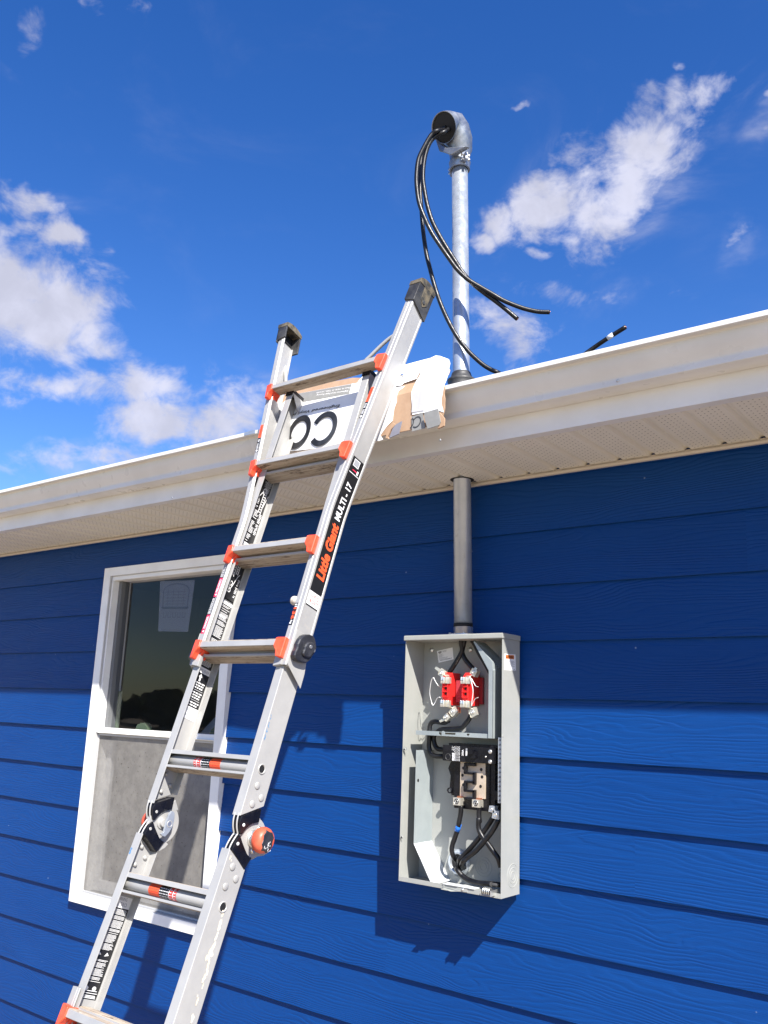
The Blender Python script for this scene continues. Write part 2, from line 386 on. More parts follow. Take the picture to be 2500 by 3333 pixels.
# ---------------------------------------------------------------- mesh helpers
class MB:
    def __init__(s, T=None):
        s.v = []; s.f = []; s.fm = []; s.fs = []; s.mats = []; s.T = T
    def mi(s, m):
        if m not in s.mats: s.mats.append(m)
        return s.mats.index(m)
    def add(s, vs, fs, m, smooth=False, T=True):
        o = len(s.v)
        for p in vs:
            s.v.append(tuple(s.T(p)) if (s.T and T) else tuple(p))
        k = s.mi(m)
        for f in fs:
            s.f.append([i + o for i in f]); s.fm.append(k); s.fs.append(smooth)
        return s
    def box(s, a, b, m):
        x0, y0, z0 = [min(a[i], b[i]) for i in range(3)]; x1, y1, z1 = [max(a[i], b[i]) for i in range(3)]
        vs = [(x0, y0, z0), (x1, y0, z0), (x1, y1, z0), (x0, y1, z0), (x0, y0, z1), (x1, y0, z1), (x1, y1, z1), (x0, y1, z1)]
        return s.add(vs, [(0, 3, 2, 1), (4, 5, 6, 7), (0, 1, 5, 4), (1, 2, 6, 5), (2, 3, 7, 6), (3, 0, 4, 7)], m)
    def prism(s, poly, vec, m, smooth=False):
        """closed polygon of 3-D points pushed along vec"""
        n = len(poly); vec = Vector(vec)
        vs = [tuple(p) for p in poly] + [tuple(Vector(p) + vec) for p in poly]
        s.add(vs, [list(range(n))[::-1], [i + n for i in range(n)]], m)
        o = len(s.v) - 2 * n; k = s.mi(m)
        for i in range(n):
            j = (i + 1) % n
            s.f.append([o + i, o + j, o + n + j, o + n + i]); s.fm.append(k); s.fs.append(smooth)
        return s
    def loft(s, rings, m, caps=True, smooth=True, closed=True):
        n = len(rings[0]); vs = [p for r in rings for p in r]; fs = []
        for a in range(len(rings) - 1):
            for i in range(n if closed else n - 1):
                j = (i + 1) % n
                fs.append([a * n + i, a * n + j, (a + 1) * n + j, (a + 1) * n + i])
        s.add(vs, fs, m, smooth)
        if caps and closed:
            o = len(s.v) - len(vs); k = s.mi(m)
            for f in (list(range(n))[::-1], [(len(rings) - 1) * n + i for i in range(n)]):
                s.f.append([o + i for i in f]); s.fm.append(k); s.fs.append(False)
        return s
    def cyl(s, p0, p1, r, m, r1=None, seg=20, caps=True, smooth=True):
        p0 = Vector(p0); p1 = Vector(p1); d = (p1 - p0).normalized()
        a = d.orthogonal().normalized(); b = d.cross(a); r1 = r if r1 is None else r1
        rings = [[p + (a * math.cos(t * 2 * math.pi / seg) + b * math.sin(t * 2 * math.pi / seg)) * rr for t in range(seg)] for p, rr in ((p0, r), (p1, r1))]
        return s.loft(rings, m, caps, smooth)
    def lathe(s, c, ax, prof, m, seg=28, caps=True):
        """prof: list of (distance along axis, radius)"""
        c = Vector(c); ax = Vector(ax).normalized(); a = ax.orthogonal().normalized(); b = ax.cross(a)
        rings = [[c + ax * h + (a * math.cos(t * 2 * math.pi / seg) + b * math.sin(t * 2 * math.pi / seg)) * max(r, 1e-5) for t in range(seg)] for h, r in prof]
        return s.loft(rings, m, caps)
    def ring(s, c, ax, r, w, m, seg=28, h=.0012):
        prof = [(0, r - w), (h, r - w * .7), (h, r - w * .3), (0, r)]
        return s.lathe(c, ax, prof, m, seg, False)
    def tube(s, pts, r, m, seg=12, step=6, caps=True, flat=None):
        P = smooth_path([Vector(p) for p in pts], step)
        rings = []; prev = None
        for i, p in enumerate(P):
            t = (P[min(i + 1, len(P) - 1)] - P[max(i - 1, 0)]).normalized()
            if prev is None: a = t.orthogonal().normalized()
            else: a = (prev - t * prev.dot(t)).normalized()
            prev = a; b = t.cross(a)
            rings.append([p + (a * math.cos(q * 2 * math.pi / seg) + b * math.sin(q * 2 * math.pi / seg)) * r for q in range(seg)])
        return s.loft(rings, m, caps)
    def sheet(s, poly, nrm, th, m):
        """thin plate from a polygon of 3-D points, thickness th along nrm"""
        return s.prism(poly, Vector(nrm).normalized() * th, m)
    def text(s, body, o, dx, up, w, h, m, bold=0.0, lift=(0, 0, 0), shear=0.0, space=1.0, depth=0):
        vs, fs = text_mesh(body, bold, shear, space)
        o = Vector(o); dx = Vector(dx); up = Vector(up); lift = Vector(lift)
        return s.add([o + dx * (x * w) + up * (y * h) + lift for x, y in vs], fs, m)
    def build(s, name, parent=None, bevel=0, seg=2):
        me = bpy.data.meshes.new(name)
        me.from_pydata([tuple(v) for v in s.v], [], s.f)
        for m in s.mats: me.materials.append(M[m])
        for i, p in enumerate(me.polygons):
            p.material_index = s.fm[i]; p.use_smooth = s.fs[i]
        bm = bmesh.new(); bm.from_mesh(me)
        bmesh.ops.recalc_face_normals(bm, faces=bm.faces)
        bm.to_mesh(me); bm.free()
        me.update()
        ob = bpy.data.objects.new(name, me); COL.objects.link(ob)
        if parent is not None:
            ob.parent = parent; ob.matrix_parent_inverse = inv(parent)
        if bevel:
            b = ob.modifiers.new('bevel', 'BEVEL'); b.width = bevel; b.segments = seg; b.limit_method = 'ANGLE'; b.angle_limit = R(40)
        return ob


def inv(o):
    m = Matrix.Translation(o.location) if o.parent is None else Matrix.Identity(4)
    return m.inverted()


def smooth_path(P, step):
    if step <= 1 or len(P) < 3: return P
    out = []
    for i in range(len(P) - 1):
        p0 = P[i - 1] if i > 0 else P[0] * 2 - P[1]; p1, p2 = P[i], P[i + 1]
        p3 = P[i + 2] if i + 2 < len(P) else P[-1] * 2 - P[-2]
        for k in range(step):
            t = k / step
            out.append(.5 * ((2 * p1) + (p2 - p0) * t + (2 * p0 - 5 * p1 + 4 * p2 - p3) * t * t + (3 * p1 - p0 - 3 * p2 + p3) * t ** 3))
    out.append(P[-1]); return out


_tc = {}
def text_mesh(body, bold=0.0, shear=0.0, space=1.0):
    key = (body, bold, shear, space)
    if key in _tc: return _tc[key]
    cu = bpy.data.curves.new('t', 'FONT'); cu.body = body; cu.offset = bold; cu.shear = shear; cu.space_character = space
    cu.resolution_u = 3
    ob = bpy.data.objects.new('t', cu); COL.objects.link(ob)
    dg = bpy.context.evaluated_depsgraph_get(); me = ob.evaluated_get(dg).to_mesh()
    vs = [(v.co.x, v.co.y) for v in me.vertices]; fs = [list(p.vertices) for p in me.polygons]
    x0 = min(v[0] for v in vs); x1 = max(v[0] for v in vs); y0 = min(v[1] for v in vs); y1 = max(v[1] for v in vs)
    vs = [((x - x0) / (x1 - x0), (y - y0) / (y1 - y0)) for x, y in vs]
    ob.evaluated_get(dg).to_mesh_clear()
    bpy.data.objects.remove(ob); bpy.data.curves.remove(cu)
    _tc[key] = (vs, fs); return _tc[key]


def root(name, loc, label, cat, group=None):
    o = bpy.data.objects.new(name, None); COL.objects.link(o); o.location = loc
    o.empty_display_size = .1
    o['label'] = label; o['category'] = cat
    if group: o['group'] = group
    return o

# ================================================================ ground
b = MB()
nx = 24
vs = []; fs = []
xs = [-400, -120, -40, -20] + [-14 + i * 1.2 for i in range(22)] + [20, 40, 120, 400]
ys = [-400, -120, -40, -20] + [-12 + i * 1.0 for i in range(15)] + [8, 20, 120, 400]
for yy in ys:
    for xx in xs:
        vs.append((xx, yy, .02 * math.sin(xx * 1.7 + yy) * math.cos(yy * 1.3) - .02))
for j in range(len(ys) - 1):
    for i in range(len(xs) - 1):
        a = j * len(xs) + i; fs.append((a, a + 1, a + 1 + len(xs), a + len(xs)))
b.add(vs, fs, 'ground', True)
gr = b.build('ground'); gr['kind'] = 'structure'

# ================================================================ house
house = root('house', (-2.2, 0.1, 0), 'blue lap sided house wall with white gutter and beige vented soffit', 'house')
XL, XR = -9.0, 3.6
WX0, WX1, WZ0, WZ1 = -3.651, -2.726, .736, 2.240      # window outer frame
ZS = 2.393                                             # soffit height
b = MB()
k = 0
z = 2.2 - .1785 * 12
rows = []
while z < ZS + .02:
    rows.append((z, min(z + .1785, ZS + .012))); z += .1785
for z0, z1 in rows:
    segs = [(XL, XR)] if (z1 < WZ0 or z0 > WZ1) else [(XL, WX0 + .004), (WX1 - .004, XR)]
    if z0 < WZ0 < z1 or z0 < WZ1 < z1:
        segs = [(XL, WX0 + .004), (WX1 - .004, XR)]
        za, zb = (z0, WZ0 + .004) if z0 < WZ0 < z1 else (WZ1 - .004, z1)
        ya = .0125 * (za - z0) / .1785; yb = .0125 * (zb - z0) / .1785
        xa, xb = WX0 + .004, WX1 - .004
        b.add([(xa, ya, za), (xb, ya, za), (xb, yb, zb), (xa, yb, zb)], [(0, 1, 2, 3)], 'siding')
        if za == z0: b.add([(xa, 0, z0), (xb, 0, z0), (xb, .0135, z0), (xa, .0135, z0)], [(0, 3, 2, 1)], 'siding')
    for x0, x1 in segs:
        # board with a slightly eased lower edge
        yt = .0125 * (z1 - z0) / .1785
        vs = []
        pr = [(z0, .0135), (z0, .0012), (z0 + .0012, 0.0), (z1, yt)]
        for xx in (x0, x1):
            for zz, yy in pr: vs.append((xx, yy, zz))
        b.add(vs, [(0, 4, 5, 1), (1, 5, 6, 2), (2, 6, 7, 3)], 'siding')
b.box((XL, .014, 0), (WX0 + .004, .14, ZS), 'siding')
b.box((WX1 - .004, .014, 0), (XR, .14, ZS), 'siding')
b.box((WX0 + .004, .014, 0), (WX1 - .004, .14, WZ0 + .004), 'siding')
b.box((WX0 + .004, .014, WZ1 - .004), (WX1 - .004, .14, ZS), 'siding')
wall = b.build('wall', house)

# room behind the window
b = MB()
b.box((-5.2, .142, .3), (-5.15, 3.2, 2.45), 'room'); b.box((-1.2, .142, .3), (-1.15, 3.2, 2.45), 'room')
b.box((-5.15, 1.85, .3), (-2.6, 1.9, 2.45), 'room'); b.box((-1.45, 1.85, .3), (-1.2, 1.9, 2.45), 'room'); b.box((-2.6, 1.85, .3), (-1.45, 1.9, 1.1), 'room'); b.box((-2.6, 1.85, 2.1), (-1.45, 1.9, 2.45), 'room'); b.box((-5.15, .142, .3), (-1.2, 3.15, .35), 'room')  # opening in the back wall is added, out of view, to light the room
b.box((-5.15, .142, 2.4), (-1.2, 3.15, 2.45), 'room')
b.build('room', house)

# soffit: V-grooved vented panels
b = MB()
prof = []
x = -0.612 - .1055 * 80
while x < XR:
    prof += [(x - .006, ZS), (x + .001, ZS + .009), (x + .009, ZS + .009), (x + .016, ZS + .001), (x + .018, ZS)]
    x += .1055
prof = [p for p in prof if XL < p[0] < XR]
vs = [(px, -.384, pz) for px, pz in prof] + [(px, .0, pz) for px, pz in prof]
n = len(prof)
b.add(vs, [(i, i + 1, n + i + 1, n + i) for i in range(n - 1)], 'soffit')
b.box((XL, -.38, ZS + .03), (XR, 0.1, ZS + .034), 'dark')
b.build('soffit', house)
b = MB()
b.box((XL, -.014, 2.379), (XR, -.0005, 2.387), 'trim')
b.box((XL, -.005, 2.387), (XR, -.0008, 2.3965), 'trim')
b.build('soffit_trim', house, .001)
b = MB()
b.prism([(XL, -.386, 2.389), (XL, -.3865, 2.53), (XL, -.37, 2.53), (XL, -.37, 2.405), (XL, -.352, 2.4035), (XL, -.352, 2.3895)], (XR - XL, 0, 0), 'fascia')
b.build('fascia', house)
# gutter
pr = [(-.3872, 2.5445), (-.3872, 2.4545), (-.4470, 2.4555), (-.4500, 2.4575), (-.4505, 2.4690), (-.4500, 2.4745), (-.4520, 2.4790), (-.4580, 2.4880), (-.4650, 2.4975), (-.4710, 2.5080), (-.4745, 2.5180), (-.4755, 2.5290), (-.4790, 2.5325), (-.4985, 2.5315), (-.5, 2.533), (-.5, 2.5445), (-.4985, 2.546), (-.488, 2.546)]
b = MB()
cuts = [XL, -2.19, -2.135, XR]
rings = [[(xx, y, zz) for y, zz in pr] for xx in (XL, XR)]
b.loft(rings, 'gutter', caps=False, closed=False, smooth=False)
inn = [(y + (.0012 if i > 1 else -.001), zz) for i, (y, zz) in enumerate(pr)]
gut = b.build('gutter', house)
sm = gut.data
for p in sm.polygons: p.use_smooth = True
try: sm.set_sharp_from_angle(angle=R(38))
except Exception: pass
b = MB()
b.box((-2.20, -.5012, 2.5335), (-2.145, -.487, 2.5472), 'galv')
b.build('gutter_joint', house, .001)
# roof
b = MB()
b.prism([(XL, -.43, 2.552), (XL, 4.0, 2.552 + 4.43 * .333), (XL, 4.0, 2.532 + 4.43 * .333), (XL, -.43, 2.535)], (XR - XL, 0, 0), 'shingle')
b.build('roof', house)

for p in [(-1.4004,-0.452,2.3986)]+[(-0.8455,-0.452,2.4676),(-2.6286,-0.452,2.3732)]:
    b = MB(); b.lathe((p[0], -.4512, p[2]), (0, -1, -.6), [(0, .0040), (.001, .0036), (.0015, .0004)], 'galv', 12); b.build('gutter_rivet', gut)
b = MB(); b.lathe(Vector((-1.5733, -.06, 2.3926)), (0, 0, -1), [(0, .041), (.0006, .041), (.0007, .030)], 'dark', 30, False); b.build('soffit_cutout', house)
# ---------------- window
b = MB()
def frame(b, x0, x1, z0, z1, w, y0, y1, m, wb=None, wt=None):
    wb = w if wb is None else wb; wt = w if wt is None else wt
    b.box((x0, y0, z0), (x0 + w, y1, z1), m); b.box((x1 - w, y0, z0), (x1, y1, z1), m)
    b.box((x0 + w, y0, z0), (x1 - w, y1, z0 + wb), m); b.box((x0 + w, y0, z1 - wt), (x1 - w, y1, z1), m)
win = bpy.data.objects.new('window', None); COL.objects.link(win)
win.parent = house; win.matrix_parent_inverse = inv(house)
b = MB()
frame(b, WX0, WX1, WZ0, WZ1, .050, -.016, .03, 'white', .040, .040)
frame(b, WX0 + .050, WX1 - .050, WZ0 + .040, WZ1 - .040, .003, -.013, .05, 'jamb')
frame(b, WX0 + .053, WX1 - .053, 1.470, WZ1 - .043, .010, -.004, .10, 'white', .001, .018)
b.box((WX0 + .053, .028, WZ0 + .043), (WX0 + .060, .10, 1.470), 'white'); b.box((WX1 - .060, .028, WZ0 + .043), (WX1 - .053, .10, 1.470), 'white')
b.build('window_frame', win, .0015)
b = MB()   # upper sash with its side tracks
x0, x1 = WX0 + .0635, WX1 - .0635
b.box((x0, .030, 1.44), (x0 + .022, .075, 2.178), 'track'); b.box((x1 - .022, .030, 1.44), (x1, .075, 2.178), 'track')
b.box((x0 - .010, .010, 1.4665), (x1 + .010, .05, 1.492), 'white')
b.build('upper_sash', win, .0012)
b = MB(); b.add([(x0 + .022, .052, 1.492), (x1 - .022, .052, 1.492), (x1 - .022, .052, 2.178), (x0 + .022, .052, 2.178)], [(0, 1, 2, 3)], 'glass'); b.build('upper_pane', win)
b = MB()
frame(b, x0, x1, WZ0 + .046, 1.465, .030, .062, .085, 'white', .045, .03)
b.build('lower_sash', win, .0012)
b = MB(); b.add([(x0 + .028, .070, WZ0 + .102), (x1 - .028, .070, WZ0 + .102), (x1 - .028, .070, 1.42), (x0 + .028, .070, 1.42)], [(0, 1, 2, 3)], 'glass'); b.build('lower_pane', win)
b = MB()
frame(b, x0 - .010, x1 + .010, WZ0 + .0435, 1.466, .007, .010, .018, 'jamb', .007, .009)
sc_f = b.build('screen_frame', win, .0008)
b = MB(); b.add([(x0 - .003, .014, WZ0 + .0505), (x1 + .003, .014, WZ0 + .0505), (x1 + .003, .014, 1.457), (x0 - .003, .014, 1.457)], [(0, 1, 2, 3)], 'screen')
b.build('insect_screen', win)
for p in [(-3.4425,0.07,1.5104)]:
    pass
for cx, wdt in ((-3.37, .085), (-2.87, .075)):
    b = MB()
    pts = []
    random.seed(int(cx * 100))
    for i in range(14):
        t = i / 13; pts.append((cx - wdt / 2 + wdt * t, .075, 1.492 + .030 * math.sin(math.pi * t) ** .5 * (1 + .18 * random.uniform(-1, 1)) if 0 < i < 13 else 1.490))
    b.prism(pts + [(cx + wdt / 2, .075, 1.486), (cx - wdt / 2, .075, 1.486)], (0, .03, 0), 'foam')
    b.build('foam_block', win)
b = MB(); b.box((x0 + .023, .072, 1.492), (x0 + .030, .09, 1.66), 'foam'); b.build('foam_strip', win)
# sticker left on the inside of the upper pane
b = MB()
q = [(-3.3116,0.058,2.1664),(-3.0671,0.058,2.1562),(-3.0822,0.058,1.9249),(-3.2932,0.058,1.9332)]
b.sheet(q, (0, 1, 0), .0004, 'sticker_paper')
def on_q(u, v):
    a = Vector(q[0]).lerp(Vector(q[1]), u); c = Vector(q[3]).lerp(Vector(q[2]), u); r = a.lerp(c, v); r.y = .0572; return r
def strip(b, pts, w, m):
    for (u0, v0), (u1, v1) in zip(pts, pts[1:]):
        a, c = on_q(u0, v0), on_q(u1, v1); d = (c - a); nn = Vector((-d.z, 0, d.x)).normalized() * w
        b.add([a - nn, c - nn, c + nn, a + nn], [(0, 1, 2, 3)], m)
arch = [(.12, .55), (.12, .2)] + [(.5 - .38 * math.cos(t * math.pi / 10), .2 - .14 * math.sin(t * math.pi / 10)) for t in range(11)] + [(.88, .2), (.88, .55), (.12, .55)]
strip(b, arch, .0025, 'sticker_ink')
for i in range(5): strip(b, [(.2, .22 + i * .06), (.8, .22 + i * .06)], .0009, 'sticker_ink')
for i in range(4): strip(b, [(.26 + i * .16, .16), (.26 + i * .16, .5)], .0009, 'sticker_ink')
strip(b, [(.08, .53), (.92, .53)], .0035, 'sticker_ink'); strip(b, [(.1, .97), (.9, .97)], .001, 'sticker_ink')
for i in range(5): strip(b, [(.15 + .15 * i, .62), (.15 + .15 * i, .72), (.24 + .15 * i, .72), (.24 + .15 * i, .62)], .0012, 'sticker_ink')
b.build('glass_sticker', win)
# pale shape added indoors to imitate the white curved reflection in the pane
ds = MB()
rng = random.Random(3)
ring = []
for j in range(9):
    r = []
    for i in range(16):
        a = 2 * math.pi * i / 16; rr = (1 - j / 8.6) ** .55 * (1 + .07 * rng.uniform(-1, 1))
        r.append((-3.25 + .80 * rr * math.cos(a), .95 + .45 * rr * math.sin(a), 1.15 + j * .085))
    ring.append(r)
ds.loft(ring, 'roomlt')
o = ds.build('dust_sheet'); o['label'] = 'pale sheet over a rounded heap seen dimly through the upper window pane'; o['category'] = 'dust sheet'

# ================================================================ service mast
mast = root('service_mast', (-1.56, -.06, 1.87), 'galvanised conduit mast rising through the eave to a curved weatherhead', 'service mast')
A0 = Vector((-1.5585, -.06, 1.858)); AX = Vector((-.0275, 0, 1)).normalized()
def mp(z): return A0 + AX * ((z - A0.z) / AX.z)
b = MB(); b.cyl(mp(1.892), mp(3.655), .030, 'galv', seg=40); b.build('pipe', mast)
b = MB()
b.lathe(mp(1.858), AX, [(0, .052), (.006, .052), (.007, .036), (.009, .0315), (.030, .0315), (.031, .030)], 'zinc', 36)
for a in range(4):
    t = a * math.pi / 2 + .6; c = mp(1.864) + Vector((math.cos(t) * .044, math.sin(t) * .044, 0)); b.cyl(c, c + AX * .005, .0045, 'zinc', seg=8)
hub = b.build('hub', mast)
b = MB(); b.lathe(mp(1.8895), AX, [(0, .0305), (0, .0318), (.010, .0318), (.010, .0302)], 'dark', 36, False); b.build('thread_band', mast)
b = MB()   # rubber roof boot
b.lathe(mp(2.66), AX, [(0, .09), (.02, .085), (.06, .055), (.085, .046), (.090, .049), (.098, .050), (.102, .040), (.115, .036), (.124, .0335), (.127, .0305)], 'rubber', 36)
b.build('roof_boot', mast)
# weatherhead
wh = bpy.data.objects.new('weatherhead', None); COL.objects.link(wh); wh.parent = mast; wh.matrix_parent_inverse = inv(mast)
top = mp(3.64)
fc = Vector([(-1.6244,-0.148,3.7439)][0])
fn = Vector((-.17, -.83, -.53)).normalized()
def ringat(c, nrm, upv, rx, ry, seg=30):
    nrm = Vector(nrm).normalized(); sx = Vector(upv).cross(nrm).normalized(); sy = nrm.cross(sx)
    return [c + sx * (rx * math.cos(t * 2 * math.pi / seg)) + sy * (ry * math.sin(t * 2 * math.pi / seg)) for t in range(seg)]
b = MB()
upv = Vector((.9, -.3, 0))
seqs = [(top + AX * -.006, (-.03, 0, 1), .0365, .0365), (top + AX * .020, (-.03, 0, 1), .0370, .0370), (top + AX * .045 + Vector((.002, .004, 0)), (-.08, -.15, 1), .043, .046),
        (top + AX * .082 + Vector((0, -.004, 0)), (-.16, -.34, .9), .051, .056), (top + AX * .116 + Vector((-.004, -.016, 0)), (-.28, -.6, .66), .055, .060),
        (top + AX * .140 + Vector((-.012, -.034, 0)), (-.30, -.80, .30), .056, .060), (fc - fn * .014, (-.22, -.83, -.30), .0575, .060), (fc, fn, .0560, .059)]
rings = [ringat(c, n_, upv, rx, ry) for c, n_, rx, ry in seqs]
b.loft(rings, 'castalu', caps=False)
rr = [ringat(fc, fn, upv, .0560, .059), ringat(fc, fn, upv, .0535, .0565), ringat(fc - fn * .006, fn, upv, .053, .056)]
b.loft(rr, 'castalu', caps=False)
b.build('hood', wh)
b = MB(); b.loft([ringat(fc - fn * .005, fn, upv, .0532, .0562), ringat(fc - fn * .003, fn, upv, .030, .033), ringat(fc - fn * .003, fn, upv, .001, .001)], 'dark', caps=False)
b.build('cable_disc', wh)
b = MB()
ear = [Vector(p) for p in [(-1.6789,-0.125,3.7293),(-1.6569,-0.125,3.703),(-1.6306,-0.125,3.675),(-1.5686,-0.125,3.6834),(-1.5757,-0.125,3.6736),(-1.5417,-0.125,3.6442),(-1.6058,-0.125,3.6324),(-1.6483,-0.125,3.6638),(-1.659,-0.125,3.6695)]]
b.sheet([ear[0], ear[1], ear[2], ear[5], ear[6], ear[7], ear[8]], (.42, .8, .1), .026, 'castalu')
b.build('face_bracket', wh, .004)
b = MB()
b.lathe(top + AX * -.034, AX, [(0, .0315), (0, .0385), (.022, .0385), (.030, .0415), (.034, .0385), (.034, .0315)], 'castalu', 32, False)
cc = top + AX * -.012
for ang, ln in ((-35, .030), (155, .026)):
    d = Vector((math.cos(R(ang)), math.sin(R(ang)), 0)); sd = Vector((-d.y, d.x, 0))
    p = cc + d * .036
    b.prism([p - sd * .004 - AX * .014, p + sd * .006 - AX * .014, p + sd * .006 + AX * .014, p - sd * .004 + AX * .014], d * ln, 'castalu')
    for h in (-.008, .008):
        q0 = p + d * (ln * .55) + AX * h - sd * .016; b.cyl(q0, q0 + sd * .034, .0035, 'zinc', seg=10)
        b.cyl(q0 + sd * .028, q0 + sd * .034, .0065, 'zinc', seg=6); b.cyl(q0, q0 + sd * .004, .0065, 'zinc', seg=8)
b.build('clamp', wh, .0008)

# ---------------- the three service conductors
def cable_thing(pts, r, label, tape=None, end=True):
    b = MB(); b.tube(pts, r, 'cable', seg=14, step=8)
    if end:
        a, c = Vector(pts[-2]), Vector(pts[-1]); d = (c - a).normalized(); b.cyl(c, c + d * .0015, r * .55, 'copper', seg=12)
    o = b.build('service_cable'); o['label'] = label; o['category'] = 'cable'; o['group'] = 'service cables hanging from the weatherhead'
    return o
c1 = [(-1.6156,-0.1974,3.6966),(-1.6349,-0.2089,3.6822),(-1.6567,-0.222,3.6337),(-1.6742,-0.2325,3.5797),(-1.6788,-0.2353,3.5147),(-1.6763,-0.2338,3.4606),(-1.6679,-0.2288,3.4013),(-1.6503,-0.2182,3.3423),(-1.6288,-0.2053,3.2862),(-1.6036,-0.1901,3.2358),(-1.5704,-0.1703,3.1753),(-1.5459,-0.1555,3.1336),(-1.5137,-0.1362,3.0945),(-1.4739,-0.1124,3.0621),(-1.4424,-0.0935,3.0382),(-1.4111,-0.0747,3.0139),(-1.38,-0.056,2.9957),(-1.3452,-0.0351,2.979),(-1.3067,-0.012,2.9673),(-1.2723,0.0086,2.9645)]
c1 = [tuple(fc - fn * .004 + Vector((.004, 0, -.012)))] + c1
cable_thing(c1, .0079, 'longest looping black cable, ending in the upper free tip right of the mast')
c2 = [(-1.6028,-0.1747,3.6995),(-1.6235,-0.1871,3.6878),(-1.6439,-0.1993,3.664),(-1.6576,-0.2075,3.6206),(-1.6647,-0.2118,3.566),(-1.6654,-0.2122,3.5061),(-1.6579,-0.2077,3.4464),(-1.6485,-0.2021,3.3924),(-1.633,-0.1928,3.3334),(-1.6116,-0.18,3.2799),(-1.5843,-0.1636,3.2216),(-1.5615,-0.1499,3.1768),(-1.5328,-0.1327,3.1221),(-1.5046,-0.1157,3.0831),(-1.4726,-0.0966,3.0494),(-1.441,-0.0776,3.0195),(-1.4096,-0.0588,2.9877),(-1.3726,-0.0366,2.9472)]
c2 = [tuple(fc - fn * .004 + Vector((.020, 0, -.016)))] + c2
cable_thing(c2, .0079, 'looping black cable ending in the lower free tip just right of the mast')
c3 = [(-1.646,-0.1387,3.7494),(-1.6664,-0.1479,3.7382),(-1.6887,-0.1579,3.7075),(-1.706,-0.1657,3.6592),(-1.7123,-0.1685,3.5984),(-1.7123,-0.1685,3.5427),(-1.7083,-0.1667,3.4761),(-1.7032,-0.1644,3.4153),(-1.6969,-0.1616,3.3442),(-1.6902,-0.1586,3.2899)]
c3 += [(-1.6808,-0.1544,3.2304),(-1.6699,-0.1495,3.1818),(-1.6544,-0.1425,3.1176),(-1.6364,-0.1344,3.0539),(-1.6157,-0.1251,2.9959),(-1.5909,-0.1139,2.9381),(-1.5666,-0.103,2.8921),(-1.5384,-0.0903,2.8492),(-1.5127,-0.0787,2.8178),(-1.4873,-0.0673,2.7915),(-1.4621,-0.0559,2.7723)]
c3 = [tuple(fc - fn * .004 + Vector((.010, 0, -.004)))] + c3 + [(-1.4413,-0.0466,2.7603)]
c3 += [(-1.42, .02, 2.745), (-1.36, .08, 2.755), (-1.29, .14, 2.80)] + [(-1.2175,0.2,2.878),(-1.15,0.2,2.9083),(-1.0797,0.2,2.9356)]
o = cable_thing(c3, .0079, 'lowest black cable sagging past the mast onto the roof with white tape near its tip')
b = MB(); p0, p1 = [Vector(v) for v in [(-1.1477,0.2,2.9095),(-1.126,0.2,2.9185)]]; b.cyl(p0, p1, .0084, 'paper', seg=14); b.build('tape', o)

# ================================================================ cardboard over the gutter
cbx = root('cardboard_sheet', (-1.7, -.5, 2.42), 'torn flattened flooring carton of white and brown cardboard hung over the gutter behind the ladder', 'cardboard')
def CB(u, w):
    """board surface: u = world X as seen at the lip, w = height; the sheet hangs down the gutter and leans back above it"""
    z = w
    if z <= 2.545: y = -.5065 - (2.545 - z) * .02
    else: y = -.5065 + (z - 2.545) * .36
    return Vector((u, y, z))
def grid_sheet(name, poly, m, off=0.0, th=.003, parent=cbx, wob=.0):
    """polygon given in (x,z) triangulated finely so that it follows the bend"""
    bm = bmesh.new()
    vs = [bm.verts.new((p[0], 0, p[1])) for p in poly]
    bm.faces.new(vs)
    zs = [2.545, 2.49, 2.60]
    for zc in zs:
        bmesh.ops.bisect_plane(bm, geom=bm.verts[:] + bm.edges[:] + bm.faces[:], plane_co=(0, 0, zc), plane_no=(0, 0, 1))
    xc = min(p[0] for p in poly) + .06
    while xc < max(p[0] for p in poly):
        bmesh.ops.bisect_plane(bm, geom=bm.verts[:] + bm.edges[:] + bm.faces[:], plane_co=(xc, 0, 0), plane_no=(1, 0, 0)); xc += .06
    b = MB(); bm.verts.index_update()
    fr = []; bk = []
    for v in bm.verts:
        p = CB(v.co.x, v.co.z); wv = wob * math.sin(v.co.x * 37 + 1) * math.cos(v.co.z * 51)
        fr.append(p + Vector((0, -off - th + wv, 0))); bk.append(p + Vector((0, -off + wv, 0)))
    n = len(fr); fs = [[v.index for v in f.verts] for f in bm.faces]
    f2 = [[i + n for i in reversed(f)] for f in fs]; sd = []
    for e in bm.edges:
        if len(e.link_faces) == 1:
            a, c = e.verts[0].index, e.verts[1].index; sd.append([a, c, c + n, a + n])
    b.add(fr + bk, fs + f2 + sd, m); bm.free()
    return b.build(name, parent)
def XZ(pts): return [(p[0], p[2]) for p in pts]
def rag(pts, amp=.004, seed=1):
    rg = random.Random(seed); out = []
    for i in range(len(pts) - 1):
        a, c = pts[i], pts[i + 1]; n = max(1, int(math.hypot(c[0] - a[0], c[1] - a[1]) / .012))
        for k in range(n):
            t = k / n; out.append((a[0] + (c[0] - a[0]) * t + rg.uniform(-amp, amp) * (k > 0), a[1] + (c[1] - a[1]) * t + rg.uniform(-amp, amp) * (k > 0)))
    out.append(pts[-1]); return out
